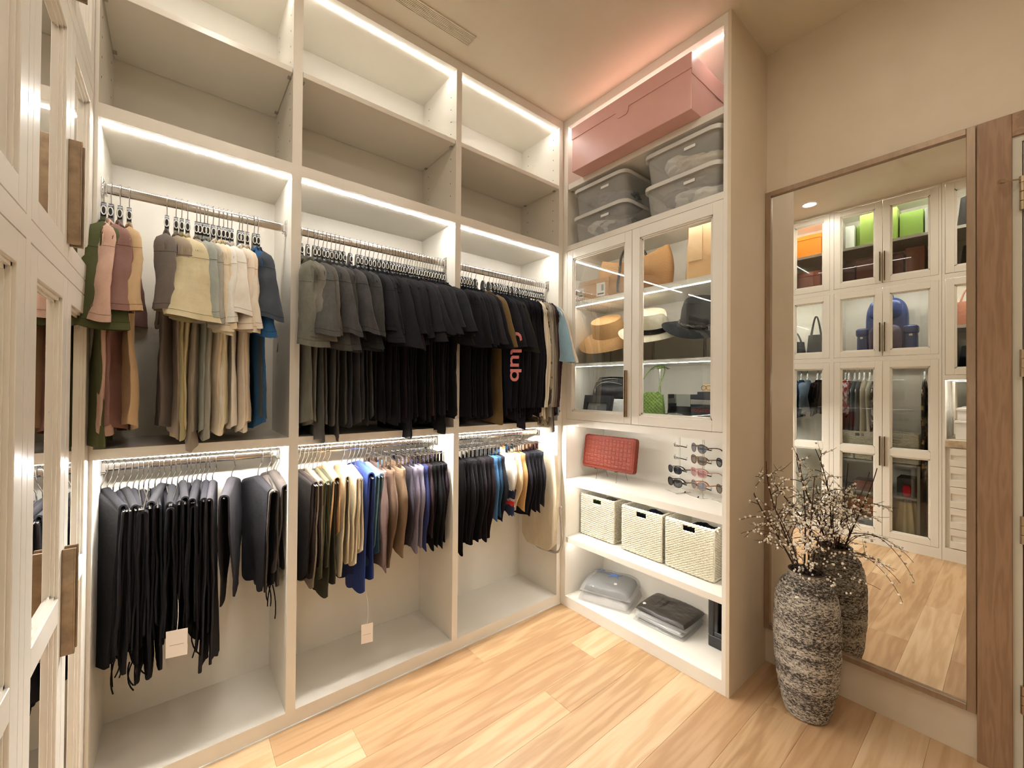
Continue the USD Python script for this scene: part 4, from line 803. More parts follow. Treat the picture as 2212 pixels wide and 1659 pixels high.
for (l, y0, y1, z0, z1, c, tx, tc) in (('black box, lowest of the stack at the right of the lower glass shelf', -.935, -.752, ZB, 1.219, (28, 30, 33), 'H', (190, 160, 90)), ('dark teal box with red script lettering in the middle of the stack', -.935, -.755, 1.2195, 1.276, (36, 50, 54), 'Simon', (176, 60, 66)), ('grey patterned box in the stack at the right of the lower glass shelf', -.925, -.77, 1.2765, 1.303, (140, 134, 128), '', None), ('charcoal box near the top of the stack behind the acrylic box', -.925, -.775, 1.3035, 1.343, (52, 52, 56), '', None)):
    t = thing('gift_box', l, 'box', (.26, (y0+y1)/2, z0)); part(t, 'box', bx(.20, .32, y0, y1, z0+.0003, z1, .002), M('gift_%d' % int(z0*1000), srgb(*c), .45))
    if tx:
        tm = meshkit.text_mesh(tx, .020, .0006); v = np.array(tm.vertices); part(t, 'lettering', (np.stack([.1995-v[:, 2], (-.775 if len(tx) > 1 else -.80)-v[:, 0]*(1.0 if len(tx) > 1 else 1.6), (z0+z1)/2-.008+v[:, 1]], 1), np.array(tm.faces)), M('ink_'+tx, srgb(*tc), .5))
t = thing('turquoise_book', 'thin turquoise book standing at the far right of the lower glass shelf', 'book', (.1, -.945, ZB))
part(t, 'book', bx(.10, .19, -.950, -.938, ZB, 1.30, .001), M('turquoise', srgb(60, 168, 186), .4))

# ------------------------------------------------------------------ open shelves of the corner cabinet
Z1, Z2, Z3 = .7905, .429, .0626
m_redl = Mnoise('red_lacquer_leather', srgb(104, 33, 11), srgb(114, 38, 13), (20, 20, 20), .5, specular_ior_level=.3)
t = thing('clutch_bag', 'rust red embossed rectangular clutch with a basket-weave pattern', 'bag', (.16, -.25, .85))
F = lambda v: rot(rot(v, 'y', 9), 'z', 3)+[.150, -.250, .858]
n1, n2 = 150, 96; U, V = np.meshgrid(np.linspace(-.176, .176, n1), np.linspace(.012, .196, n2))
cu, cv = np.floor(U/.0262), np.floor((V-.012)/.0131); pu, pv = (U/.0262) % 1, ((V-.012)/.0131) % 1
ver = ((cu+np.floor(cv/2)) % 2 == 0)
d = np.where(ver, .0022*np.sin(pu*math.pi)**.6, .0022*np.sin(((V-.012)/.0262 % 1)*math.pi)**.6)-.0012*((np.abs(pu-.5) > .42) & (pv > .5))
d = d*sm(0, .006, .172-np.abs(U))*sm(0, .006, V-.016)*sm(0, .006, .192-V)
part(t, 'front', mapv(grid(np.stack([-.0185-d, U, V], -1), flip=True), F), m_redl, True)
bd = extr(rr_(-.182, .182, .003, .206, .014), .030); v = bd[0]
part(t, 'body', mapv((np.stack([v[:, 2]-.0175, v[:, 0], v[:, 1]], 1), bd[1]), F), m_redl, 40)
pp = ringpath(rr_(-.180, .180, .005, .204, .013), 0, 90); pp = np.vstack([pp, pp[:2]])
for dx in (-.0175, .0125): part(t, 'piping', mapv(tube(np.stack([0*pp[:, 0]+dx, pp[:, 0], pp[:, 1]], 1), .0034, 6), F), m_redl, True)
part(t, 'clasp', mapv(cat_([bx(-.010, .004, .145, .165, .205, .2085), bx(-.006, .006, -.165, -.15, .205, .2085)]), F), m_chrome, kind='stuff')
t = thing('wire_easel', 'thin clear easel under the rust red clutch', 'easel', (.16, -.25, Z1))
for y in (-.165, -.315):
    part(t, 'leg', cat_([tube([[.150, y, .86], [.142, y, Z1+.002]], .0022, 6), tube([[.126, y, .8600], [.200, y, .8545], [.235, y, .95]], .0022, 6), tube([[.215, y, .90], [.255, y, Z1+.002]], .0022, 6)]), m_acryl, True)
# sunglasses on clear stands
LV = np.array([-.41, -.91, 0]); NV = np.array([-.91, .41, 0]); LV /= np.linalg.norm(LV); NV /= np.linalg.norm(NV)
def stand(c, label):
    t = thing('sunglasses_stand', label, 'stand', (c[0], c[1], Z1)); a, b = .052, .048
    def Q(l, n, z): return np.array(c+(0,))[:3]+LV*l+NV*n+[0, 0, z]
    base = cat_([bx(-a, a, -b, b, Z1, Z1+.005, .001)]); part(t, 'base', mapv(base, lambda v: np.stack([c[0]+LV[0]*v[:, 0]+NV[0]*v[:, 1], c[1]+LV[1]*v[:, 0]+NV[1]*v[:, 1], v[:, 2]], 1)), m_acryl)
    part(t, 'post', tube([Q(0, -.012, Z1+.004), Q(0, -.012, 1.105)], .005, 8), m_acryl, 40)
    for z in (.835, .906, .972, 1.04):
        part(t, 'rest', cat_([tube([Q(0, -.012, z), Q(0, .02, z+.002), Q(0, .022, z+.016)], .0035, 6), tube([Q(-.05, -.02, z), Q(.05, -.02, z)], .0028, 6), tube([Q(-.05, -.02, z), Q(-.05, -.02, z+.014)], .0028, 6), tube([Q(.05, -.02, z), Q(.05, -.02, z+.014)], .0028, 6)]), m_acryl, True)
SC = {1: (.262, -.635), 2: (.255, -.772), 3: (.255, -.905)}
stand(SC[1], 'clear sunglasses stand with two empty rests, left of the three'); stand(SC[2], 'clear sunglasses stand with four pairs, middle of the three'); stand(SC[3], 'clear sunglasses stand cut off by the cabinet edge')
def lens(w, h, sq):
    th = np.arange(36)*2*math.pi/36; c, s = np.cos(th), np.sin(th)
    y = w*np.sign(c)*np.abs(c)**sq*(1+.10*s); z = h*np.sign(s)*np.abs(s)**sq; return np.stack([y, 0*y, z], 1)
def glasses(c, z, label, fc, lc, sq=.8, w=.024, h=.021, thick=.0024, trans=.25, droop=0):
    t = thing('sunglasses', label, 'sunglasses', (c[0], c[1], z)); k = len(CLOTH)+int(z*1000)+int(c[1]*-1000)
    mf = M('spec_frame_%d' % k, srgb(*fc), .25); ml = Mfilm('spec_lens_%d' % k, srgb(*lc), 1-trans, .06)
    def T(v): # local: y lateral (+ towards the right of the picture), x back, z up
        v = rot(v, 'z', 0); return np.array([c[0], c[1], z])+NV*.024+v[:, 1:2]*LV-v[:, :1]*NV+v[:, 2:3]*np.array([0, 0, 1])
    for s in (-1, 1):
        L = lens(w, h, sq); L[:, 0] *= 1; L[:, 1] = 0
        P = np.stack([.006*((L[:, 0]*s)/w)*1+.002, s*.031+L[:, 0], L[:, 2]], 1)
        part(t, 'rim', mapv(tube(np.vstack([P, P[:2]]), thick, 6), T), mf, True)
        ctr = P.mean(0); v = np.vstack([P, [ctr-[.0012, 0, 0]]]); f = np.array([[i, (i+1) % 36, 36] for i in range(36)])
        part(t, 'lens', mapv((v, f), T), ml)
        y = s*.0575
        part(t, 'temple', mapv(tube(spline([[.009, y*.97, .008], [.04, y, .006-droop*.3], [.085, y*.98, .002-droop], [.118, y*.95, -.022-droop]], 12), [.0026]*8+[.003, .0034, .0036, .003], 6), T), mf, True)
    part(t, 'bridge', mapv(tube(spline([[.0, -.0095, .007], [-.003, 0, .0105], [.0, .0095, .007]], 7), .0022, 6), T), mf, True)
glasses(SC[2], 1.046, 'round dark sunglasses with thin tortoise bridge, top of the middle stand', (92, 74, 62), (58, 64, 74), .95, .024, .023, .0016)
glasses(SC[2], .985, 'square brown-green sunglasses, second from the top of the middle stand', (58, 50, 36), (74, 66, 44), .75, .025, .021, .003)
glasses(SC[2], .918, 'pink cat-eye sunglasses, third from the top of the middle stand', (196, 150, 134), (150, 96, 100), .7, .027, .021, .0022, .35)
glasses(SC[2], .852, 'round grey sunglasses with amber temples, lowest on the middle stand', (170, 104, 62), (92, 94, 104), .95, .024, .022, .0016, .3)
glasses(SC[1], .912, 'dark blue-black sunglasses, upper pair on the left stand', (26, 26, 30), (26, 30, 42), .85, .025, .019, .0022, .05)
glasses(SC[1], .842, 'chunky black sunglasses, lower pair on the left stand', (18, 17, 17), (34, 32, 30), .8, .026, .020, .0036, .05)
glasses(SC[3], .985, 'black sunglasses half hidden by the cabinet edge', (24, 24, 26), (40, 42, 44), .85); glasses(SC[3], .852, 'tortoise sunglasses half hidden by the cabinet edge', (110, 80, 54), (60, 54, 48), .85)
# woven storage baskets
m_wick = Mnoise('white_wicker', srgb(206, 196, 172), srgb(240, 234, 216), (60, 60, 240), .7, .3, 700, lo=.3, hi=.6)
def wall_weave(w, h, hole=None, n1=60, n2=None):
    n2 = n2 or int(h/.0060); ys = np.linspace(-w/2, w/2, n1); zs_ = np.linspace(0, h, n2*4+1)
    Y, Z = np.meshgrid(ys, zs_); row = np.floor(Z/h*n2*.9999)
    d = .0080*np.abs(np.sin(Z/h*n2*math.pi))**1.2+.0036*np.cos(Y*math.pi*2/.022+row*math.pi)+.0018*(meshkit.noise(np.stack([Y*60, Z*200, 0*Y], -1), 3)-.5)
    P = np.stack([-d, Y, Z], -1); v, f = grid(P, flip=True)
    if hole:
        c = v[f].mean(1); f = f[~((np.abs(c[:, 1]) < hole[0]) & (c[:, 2] > hole[1]) & (c[:, 2] < hole[2]))]
    return v, f
def basket_parts(t):
    w, dp, h = .252, .245, .248; r = .0055
    part(t, 'front', mapv(wall_weave(w, h, (.034, .205, .235), 100), lambda v: v+[0, 0, 0]), m_wick, True, local=True)
    part(t, 'back', mapv(wall_weave(w, h), lambda v: rot(v, 'z', 180)+[dp, 0, 0]), m_wick, True, local=True)
    for s in (-1, 1): part(t, 'side', mapv(wall_weave(dp, h), lambda v: rot(v, 'z', s*90)+[dp/2, s*w/2*1.0, 0] if s == -1 else rot(v, 'z', -90)+[dp/2, w/2, 0]), m_wick, True, local=True)
    part(t, 'inner_wall', cat_([bx(.004, .007, -w/2+.004, w/2-.004, 0, .20), bx(.004, .007, -w/2+.004, -.036, .2, h-.003), bx(.004, .007, .036, w/2-.004, .2, h-.003), bx(dp-.007, dp-.004, -w/2+.004, w/2-.004, 0, h-.003), bx(.004, dp-.004, -w/2+.004, -w/2+.007, 0, h-.003), bx(.004, dp-.004, w/2-.007, w/2-.004, 0, h-.003), bx(.004, dp-.004, -w/2+.004, w/2-.004, .0, .003)]), m_wick, local=True)
    def braid(p0, p1, n=46):
        p = np.linspace(p0, p1, n); ph = np.arange(n)*1.9; p[:, 2] += .0013*np.sin(ph); p[:, 0] += .0013*np.cos(ph); return tube(p, .0048, 6)
    cs = [(0, -w/2), (0, w/2), (dp, w/2), (dp, -w/2)]
    part(t, 'rim', cat_([braid([*cs[i], h], [*cs[(i+1) % 4], h]) for i in range(4)]+[braid([*c, 0.004], [*c, h], 30) for c in cs]+[braid([*cs[i], .004], [*cs[(i+1) % 4], .004]) for i in range(4)]), m_wick, True, local=True)
    part(t, 'handle_edge', cat_([braid([-.001, -.036, .204], [-.001, .036, .204], 16), braid([-.001, -.036, .204], [-.001, -.036, .237], 8), braid([-.001, .036, .204], [-.001, .036, .237], 8)]), m_wick, True, local=True)
bl = ['square white woven basket at the left, green and black clothes inside', 'square white woven basket in the middle of the three', 'square white woven basket at the right, against the cabinet side']
pos = [(.128, -.184, Z2+.005), (.114, -.505, Z2+.005), (.108, -.783, Z2+.005)]
b0 = thing('woven_basket', bl[0], 'basket', pos[0], 0, 'white woven baskets'); basket_parts(b0)
for i in (1, 2): copy(b0, pos[i], (0, -1.5, -2)[i], bl[i])
for i, cs in enumerate([[(52, 74, 36), (20, 20, 22), (110, 104, 92)], [(18, 18, 24), (20, 20, 24), (24, 24, 40)], [(16, 15, 16), (22, 20, 22), (16, 16, 18)]]):
    t = thing('basket_clothes', 'dark folded clothes lying inside the %s white woven basket' % ('left', 'middle', 'right')[i], 'clothes', (pos[i][0]+.12, pos[i][1], Z2+.05))
    for k, (dx, dy) in enumerate(((.075, .055), (.13, -.055), (.165, .02))): part(t, 'cloth', blob((pos[i][0]+dx, pos[i][1]+dy, Z2+.165), (.058, .060, .058), 20+i*3+k, .22, 3), cloth(cs[k]), True)
# bags of clothes on the bottom shelf
PZ = [None]
def onbag(m, off=.0012):
    v, f = m
    for _ in range(2): v, f = trimesh.remesh.subdivide(v, f)
    v = v.copy(); v[:, 2] = PZ[0](v[:, [1, 0]])+off+(v[:, 2]-v[:, 2].min()); return v, f
def pillow(W, D, Hh, seed, n=44, amp=.5):
    g = np.linspace(-1, 1, n); U, V = np.meshgrid(g, g); e = np.sqrt(np.clip((1-U**4)*(1-V**4), 0, 1))**.8
    nz = (meshkit.fbm(np.stack([U*2.2+seed, V*2.2, 0*U], -1), 4, seed)-.5); wr = np.abs(np.sin((U*1.5+V*3+nz*4)*5))*(.3+.7*np.clip(np.maximum(np.abs(U), np.abs(V))-.3, 0, 1))
    top = Hh*e*(1+amp*nz)*.92+.0035*wr*e; s = 1-.035*(U**2*V**2)
    x, y = U*W/2*s, V*D/2*s
    from scipy.interpolate import RegularGridInterpolator
    PZ[0] = RegularGridInterpolator((g*D/2, g*W/2), top+.003, bounds_error=False, fill_value=.003)
    return cat_([grid(np.stack([x, y, top+.003], -1)), grid(np.stack([x, y, .002-0*top], -1), flip=True)])
def bag(name, label, c, W, D, Hh, deg, inner, film, seed, extra=()):
    t = thing(name, label, 'clothes bag', c); F = lambda v: rot(v, 'z', deg)+np.array(c)
    if inner: part(t, 'folded_cloth', mapv(pillow(W*.88, D*.86, Hh*.86, seed), F), cloth(inner, .1), True)
    part(t, 'sleeve', mapv(pillow(W, D, Hh, seed), F), film, True)
    return t, F
m_blackbag = M('black_film', srgb(58, 54, 50), .35)
bag('garment_bag', 'clear plastic bag of pale clothes under the grey bag with the blue star', (.215, -.225, Z3+.001), .30, .33, .055, 18, (206, 200, 196), m_film, 31)
t, F = bag('garment_bag', 'clear plastic bag of grey clothing printed with a blue star', (.225, -.220, Z3+.056), .29, .32, .060, 20, (92, 96, 98), m_film, 32)
st = Polygon([((.052 if i % 2 == 0 else .021)*math.cos(math.radians(90+36*i)), (.052 if i % 2 == 0 else .021)*math.sin(math.radians(90+36*i))) for i in range(10)]); m = extr(st, .0008); v = m[0]
v = rot(v, 'z', 60); v = v+np.array([.035, -.01, 0]); Hs = lambda v: .0755+0*v[:, 0]
part(t, 'blue_star', mapv(onbag((v, m[1])), F), M('star_blue', srgb(86, 134, 214), .4))
tm = meshkit.text_mesh('A.P.', .03, .0008, True); v = np.array(tm.vertices); part(t, 'blue_lettering', mapv(onbag((np.stack([.075+v[:, 1]*.9, .115-v[:, 0]*.7, v[:, 2]], 1), np.array(tm.faces))), F), M('letter_blue', srgb(96, 140, 212), .4))
part(t, 'vent_button', mapv(lathe([(.0005, PZ[0]([-.045, -.06])[0]+.003), (.009, PZ[0]([-.045, -.06])[0]+.003), (.010, PZ[0]([-.045, -.06])[0]-.002)], 20, (-.06, -.045, 0)), F), m_white)
bag('garment_bag', 'clear bag with a dark printed shirt, lowest of the right pile', (.235, -.595, Z3+.001), .25, .30, .022, 4, (128, 122, 112), m_film, 33)
bag('garment_bag', 'white tissue-wrapped clothes bag in the right pile', (.235, -.600, Z3+.025), .25, .29, .020, 1, (222, 220, 218), m_film, 34)
bag('garment_bag', 'thin milky clothes bag just under the black bag', (.240, -.605, Z3+.046), .25, .29, .016, 5, (228, 228, 228), m_film, 35)
t, F = bag('garment_bag', 'flat black clothes bag with dim lettering on top of the right pile', (.240, -.605, Z3+.063), .245, .292, .028, 2, None, m_blackbag, 36)
for tx, hh_, px, py, sp in (('DOMREBEL', .011, .004, .082, 1.0),):
    tm = meshkit.text_mesh(tx, hh_, .0006, True); v = np.array(tm.vertices); part(t, 'lettering', mapv(onbag((np.stack([-.055+v[:, 0]*1.25, .02+v[:, 1]*1.2, v[:, 2]], 1), np.array(tm.faces))), F), M('dim_ink', srgb(22, 20, 19), .3))
part(t, 'faint_label', mapv(onbag(bx(-.03, .045, .062, .085, .0, .0005)), F), M('faint_label', srgb(74, 68, 64), .5))
part(t, 'vent_button', mapv(lathe([(.0005, PZ[0]([.11, -.075])[0]+.003), (.0085, PZ[0]([.11, -.075])[0]+.003), (.0095, PZ[0]([.11, -.075])[0]-.002)], 20, (-.075, .11, 0)), F), m_white)
t = thing('watch_winder', 'black box with a window opening at the right end of the bottom shelf', 'box', (.27, -.92, Z3))
part(t, 'housing', cat_([bx(.205, .345, -.99, -.835, Z3+.0005, .12, .004), bx(.205, .345, -.862, -.835, .12, .345, .004), bx(.205, .345, -.99, -.862, .318, .345, .004), bx(.325, .345, -.99, -.862, .12, .318)]), m_bk)
part(t, 'window_frame', cat_([bx(.210, .226, -.99, -.862, .12, .142, .002), bx(.210, .226, -.880, -.862, .142, .318, .002)]), M('gloss_black', (.01, .01, .012), .12))
part(t, 'cushion', blob((.275, -.93, .21), (.05, .05, .045), 2, .1, 2), cloth((112, 84, 70)), True)
part(t, 'knob', blob((.203, -.955, .095), (.006, .012, .012), 1, 0, 2), m_chrome, True)

# ------------------------------------------------------------------ vase and budding branches
VC = (.180, -1.262, 0)
prof = [(.001, .0), (.070, .0), (.078, .006), (.090, .05), (.108, .14), (.118, .25), (.120, .33), (.118, .42), (.110, .49), (.096, .535), (.078, .558), (.066, .566), (.062, .578), (.064, .590), (.066, .594), (.060, .596), (.055, .588), (.056, .56), (.085, .52), (.10, .42), (.10, .10), (.001, .06)]
pr_ = np.vstack([np.linspace(prof[i], prof[i+1], 7)[:-1] for i in range(len(prof)-1)]+[[prof[-1]]])
v, f = lathe(pr_, 72, VC)
o = v-np.array(VC); rr = np.hypot(o[:, 0], o[:, 1]); nz = meshkit.fbm(np.stack([o[:, 0]*30, o[:, 1]*30, o[:, 2]*75], 1), 4, 5)-.5
v[:, :2] += o[:, :2]/np.maximum(rr, 1e-6)[:, None]*(nz*.010*sm(.03, .06, rr)*sm(.006, .03, o[:, 2])*(o[:, 2] < .575))[:, None]
n = {'g': ('geometry', {}), 'm': ('mapping', dict(scale=(1, 1, 2.4))), 'n': ('noise_texture', dict(scale=80, detail=6, roughness=.75, distortion=.8)), 'm2': ('mapping', dict(scale=(2, 2, 14))), 'n2': ('noise_texture', dict(scale=1.6, detail=4)), 'a': ('mix_color', dict(fac=.22)),
     'r': ('rgb_ramp', dict(ramp=[(.40, srgb(40, 35, 31)), (.475, srgb(84, 75, 66)), (.53, srgb(196, 188, 174)), (.66, srgb(230, 224, 212))])), 'p': ('principled_bsdf', dict(roughness=.8)), 'bb': ('bump', dict(strength=.7, distance=.006))}
m_vase = usdkit.material(stage, LK+'rough_ceramic', n, [('g.position', 'm.vector'), ('m.vector', 'n.vector'), ('g.position', 'm2.vector'), ('m2.vector', 'n2.vector'), ('n.fac', 'a.a'), ('n2.fac', 'a.b'), ('a.result', 'r.fac'), ('r.color', 'p.base_color'), ('n.fac', 'bb.height'), ('bb.normal', 'p.normal')], 'p.BSDF')
t = thing('floor_vase', 'tall rough mottled grey ceramic floor vase in front of the mirror', 'vase', VC)
part(t, 'body', (v, f), m_vase, True)
part(t, 'lip', lathe([(.060, .580), (.0635, .590), (.0665, .5945), (.062, .5975), (.0555, .592), (.054, .57)], 64, VC), M('dark_lip', srgb(44, 36, 32), .6), True)
m_twig = Mnoise('twig_bark', srgb(52, 34, 28), srgb(84, 60, 46), (60, 60, 20), .8)
m_bud = M('cotton_bud', srgb(246, 238, 222), .8)
gb = np.random.default_rng(21)
ends = [((.33, -.98, 1.00), 'leftmost upright'), ((.20, -1.10, 1.03), 'left tall'), ((.27, -1.20, 1.07), 'tall middle'), ((.14, -1.30, 1.00), 'dark central'), ((.33, -1.44, 1.02), 'right-leaning'), ((.10, -1.16, .86), 'short front'), ((.36, -1.30, .90), 'short rear')]
BUDV, BUDF = np.array(trimesh.creation.icosphere(1).vertices), np.array(trimesh.creation.icosphere(1).faces)
def clampx(p): p[:, 0] = np.minimum(p[:, 0], .382); return p
for bi, (e, nm) in enumerate(ends):
    t = thing('budding_branch', '%s dark branch with white cotton-like buds in the grey floor vase' % nm, 'branch', (VC[0], VC[1], .5))
    a = np.array(VC)+[(e[0]-VC[0])*.12+gb.normal(0, .012), (e[1]-VC[1])*.12+gb.normal(0, .012), .30]; e = np.array(e)
    k = np.array(VC)+[(e[0]-VC[0])*.22, (e[1]-VC[1])*.22, .60]
    main = clampx(spline([a, k, (k+e)/2+gb.normal(0, .016, 3), e], 26)); part(t, 'stem', tube(main, np.linspace(.0052, .0016, 26), 6), m_twig, True)
    tw, bs = [], []
    def buds(p, n, u0=.25):
        for u in gb.uniform(u0, 1, n):
            q = p[int(u*(len(p)-1))]+gb.normal(0, .004, 3); bs.append((BUDV*gb.uniform(.0030, .0052)*[1, 1, 1.15]+q, BUDF))
    for j in range(9):
        i0 = int(gb.integers(9, 24)); s = main[i0]; az = gb.uniform(0, 2*math.pi); el = gb.uniform(-.25, 1.0); ln = gb.uniform(.10, .26)*(1 if i0 < 18 else .6)
        d = np.array([math.cos(az)*math.cos(el)*.7, math.sin(az)*math.cos(el), math.sin(el)])
        sp = clampx(spline([s, s+d*ln*.5+[0, 0, .03*ln/.2], s+d*ln+[0, 0, -.015]+gb.normal(0, .01, 3)], 12)); tw.append(tube(sp, np.linspace(.0018, .0008, 12), 5)); buds(sp, int(4+ln*26))
        for _ in range(2):
            i1 = int(gb.integers(3, 10)); d2 = d+gb.normal(0, .6, 3); d2 /= np.linalg.norm(d2); sp2 = clampx(spline([sp[i1], sp[i1]+d2*.03, sp[i1]+d2*.065+[0, 0, .008]], 6)); tw.append(tube(sp2, np.linspace(.0012, .0006, 6), 4)); buds(sp2, 2, .4)
    buds(main, 8, .45)
    part(t, 'twig', cat_(tw), m_twig, True, kind='stuff'); part(t, 'bud', cat_(bs), m_bud, True, kind='stuff', label='white buds')
t = thing('budding_branch', 'long drooping thin branch reaching out to the left past the cabinet edge', 'branch', (VC[0], VC[1], .5))
p = spline([[.17, -1.25, .45], [.16, -1.22, .62], [.14, -1.12, .79], [.10, -1.03, .765], [.03, -.945, .70]], 30); part(t, 'stem', tube(p, np.linspace(.0025, .0007, 30), 5), m_twig, True)
part(t, 'bud', cat_([(BUDV*gb.uniform(.004, .006)+p[i]+gb.normal(0, .004, 3), BUDF) for i in list(range(12, 30))]), m_bud, True, kind='stuff', label='white buds')
t = thing('budding_branch', 'long drooping thin branch bending out to the right in front of the mirror', 'branch', (VC[0], VC[1], .5))
p = spline([[.19, -1.27, .45], [.20, -1.31, .62], [.24, -1.42, .70], [.26, -1.50, .64], [.26, -1.55, .55]], 30); part(t, 'stem', tube(p, np.linspace(.0025, .0007, 30), 5), m_twig, True)
part(t, 'bud', cat_([(BUDV*gb.uniform(.004, .006)+p[i]+gb.normal(0, .004, 3), BUDF) for i in list(range(11, 30, 2))]), m_bud, True, kind='stuff', label='white buds')

# ------------------------------------------------------------------ inside the left-hand wardrobes (seen at the picture's edge and in the mirror)
def cab_box(label, y0, y1, z0, z1, rgb, x0=-2.45, x1=-2.20, lid=0, nm='gift_box', rough=.4, rot_=0):
    t = thing(nm, label, 'box', ((x0+x1)/2, (y0+y1)/2, z0)); m = M('box_%d_%d_%d_%d' % (*rgb, int(abs(y0)*1000)), srgb(*rgb), rough)
    part(t, 'box_body', bx(x0, x1, y0, y1, z0+.0003, z1-(lid or 0), .002), m)
    if lid: part(t, 'lid', bx(x0-.003, x1+.003, y0-.003, y1+.003, z1-lid, z1, .002), m)
    return t
ORG = (232, 128, 20)
cab_box('bright orange box on the upper shelf behind the top glass door', -.60, -.375, 2.680, 2.905, ORG, lid=.04)
cab_box('thin orange box standing beside the larger orange box', -.345, -.315, 2.680, 2.86, (226, 110, 30))
cab_box('large burnt orange box on the lower shelf behind the top glass door', -.60, -.34, 2.2935, 2.54, (206, 98, 44), lid=.05)
cab_box('tall lime green box behind the top doors seen in the mirror', -1.15, -.895, 2.680, 2.975, (138, 162, 76))
cab_box('smaller lime green box beside the tall green box', -1.31, -1.16, 2.680, 2.92, (120, 148, 66), x1=-2.25)
cab_box('dark green box edge behind the tall green box', -.890, -.862, 2.680, 2.90, (120, 150, 60), x1=-2.26)
cab_box('white box left of the green boxes in the mirror', -.856, -.79, 2.680, 2.90, (214, 216, 212))
cab_box('pale grey box right of the green boxes in the mirror', -1.40, -1.325, 2.680, 2.90, (200, 204, 202))
cab_box('large dark chestnut box on the shelf under the green boxes', -1.19, -.87, 2.2935, 2.56, (112, 58, 40), lid=.05)
cab_box('russet box at the right under the green boxes', -1.32, -1.20, 2.2935, 2.60, (140, 72, 40), x1=-2.24)
cab_box('dark brown box at the left under the green boxes', -.86, -.745, 2.2935, 2.52, (66, 46, 40))
def bucket_bag(label, c, w, h, hh, m):
    t = thing('handbag', label, 'bag', c); nu, nv = 36, 14; th = np.arange(nu)*2*math.pi/nu; rows = []
    for i in range(nv):
        q = i/(nv-1); rows.append(np.stack([w*.42*(1.0-.28*q)*np.sin(th)*(1+.03*np.sin(th*6)*q), w*.5*(1-.25*q)*np.cos(th)*(1+.03*np.sin(th*5)*q), 0*th+h*q], 1))
    rows = [rows[0]*[.02, .02, 1]]+rows
    part(t, 'body', (lambda v, f: (v+np.array(c), f))(*grid(np.array(rows), wu=True)), m, True)
    for s in (-1, 1): part(t, 'strap', tube(spline([[c[0]+s*.03, c[1]-w*.3, c[2]+h-.02], [c[0]+s*.012, c[1]-w*.12, c[2]+h+hh*.7], [c[0]+s*.01, c[1], c[2]+h+hh], [c[0]+s*.012, c[1]+w*.12, c[2]+h+hh*.7], [c[0]+s*.03, c[1]+w*.3, c[2]+h-.02]], 24), .005, 6), m, True)
    return t
t = thing('display_block', 'low white block under the black bucket bag in the wardrobe', 'block', (-2.32, -.53, 1.650)); part(t, 'block', bx(-2.42, -2.22, -.62, -.44, 1.6503, 1.69, .002), m_white)
bucket_bag('black leather bucket bag on a white block, seen in the mirror', (-2.32, -.53, 1.6905), .17, .22, .19, m_bag)
bucket_bag('dark grey slouchy bag at the mirror\'s left edge', (-2.33, -.35, 1.6505), .20, .20, .10, M('grey_leather', srgb(70, 72, 74), .5))
bucket_bag('dark hide bag on the middle shelf nearest the long wall', (-2.34, -.14, 1.6505), .18, .19, .12, M('brown_hide', srgb(74, 54, 46), .5))
m_blue = Mnoise('blue_leather', srgb(24, 40, 84), srgb(36, 56, 108), (18, 18, 18), .38, .2, 200)
t = thing('backpack', 'dark blue leather backpack with side pockets behind the glass, seen in the mirror', 'backpack', (-2.30, -1.07, 1.6505))
C = np.array([-2.30, -1.07, 1.651])
def sb(c, r, k=.55, sub=3):
    m = trimesh.creation.icosphere(sub); v = np.array(m.vertices); v = np.sign(v)*np.abs(v)**k; return v*np.array(r)+np.array(c), np.array(m.faces)
part(t, 'main_bag', sb(C+[0, 0, .27], (.085, .145, .27), .6), m_blue, True); part(t, 'flap', sb(C+[.05, 0, .43], (.065, .115, .09), .55), m_blue, True)
part(t, 'front_pocket', sb(C+[.085, 0, .16], (.04, .11, .13), .5), Mnoise('blue_suede', srgb(66, 60, 84), srgb(78, 72, 98), (18, 18, 18), .6), True)
for s in (-1, 1):
    part(t, 'side_pocket', sb(C+[.02, s*.16, .13], (.05, .045, .12), .5), m_blue, True); part(t, 'pocket_flap', sb(C+[.03, s*.162, .24], (.055, .05, .04), .5), m_blue, True)
    part(t, 'buckle', sb(C+[.076, s*.165, .19], (.006, .012, .01), .5, 2), m_chrome, True)
part(t, 'top_loop', tube(spline([C+[-.03, -.03, .53], C+[-.03, -.02, .575], C+[-.03, .02, .575], C+[-.03, .03, .53]], 12), .007, 6), m_blue, True)
ZR = 1.575
m_floral = Mnoise('floral_print', srgb(84, 50, 44), srgb(214, 204, 180), (26, 26, 26), .8, lo=.44, hi=.56, detail=3); m_plaid = Mnoise('plaid_cloth', srgb(150, 40, 44), srgb(200, 190, 186), (20, 60, 20), .8, lo=.45, hi=.55)
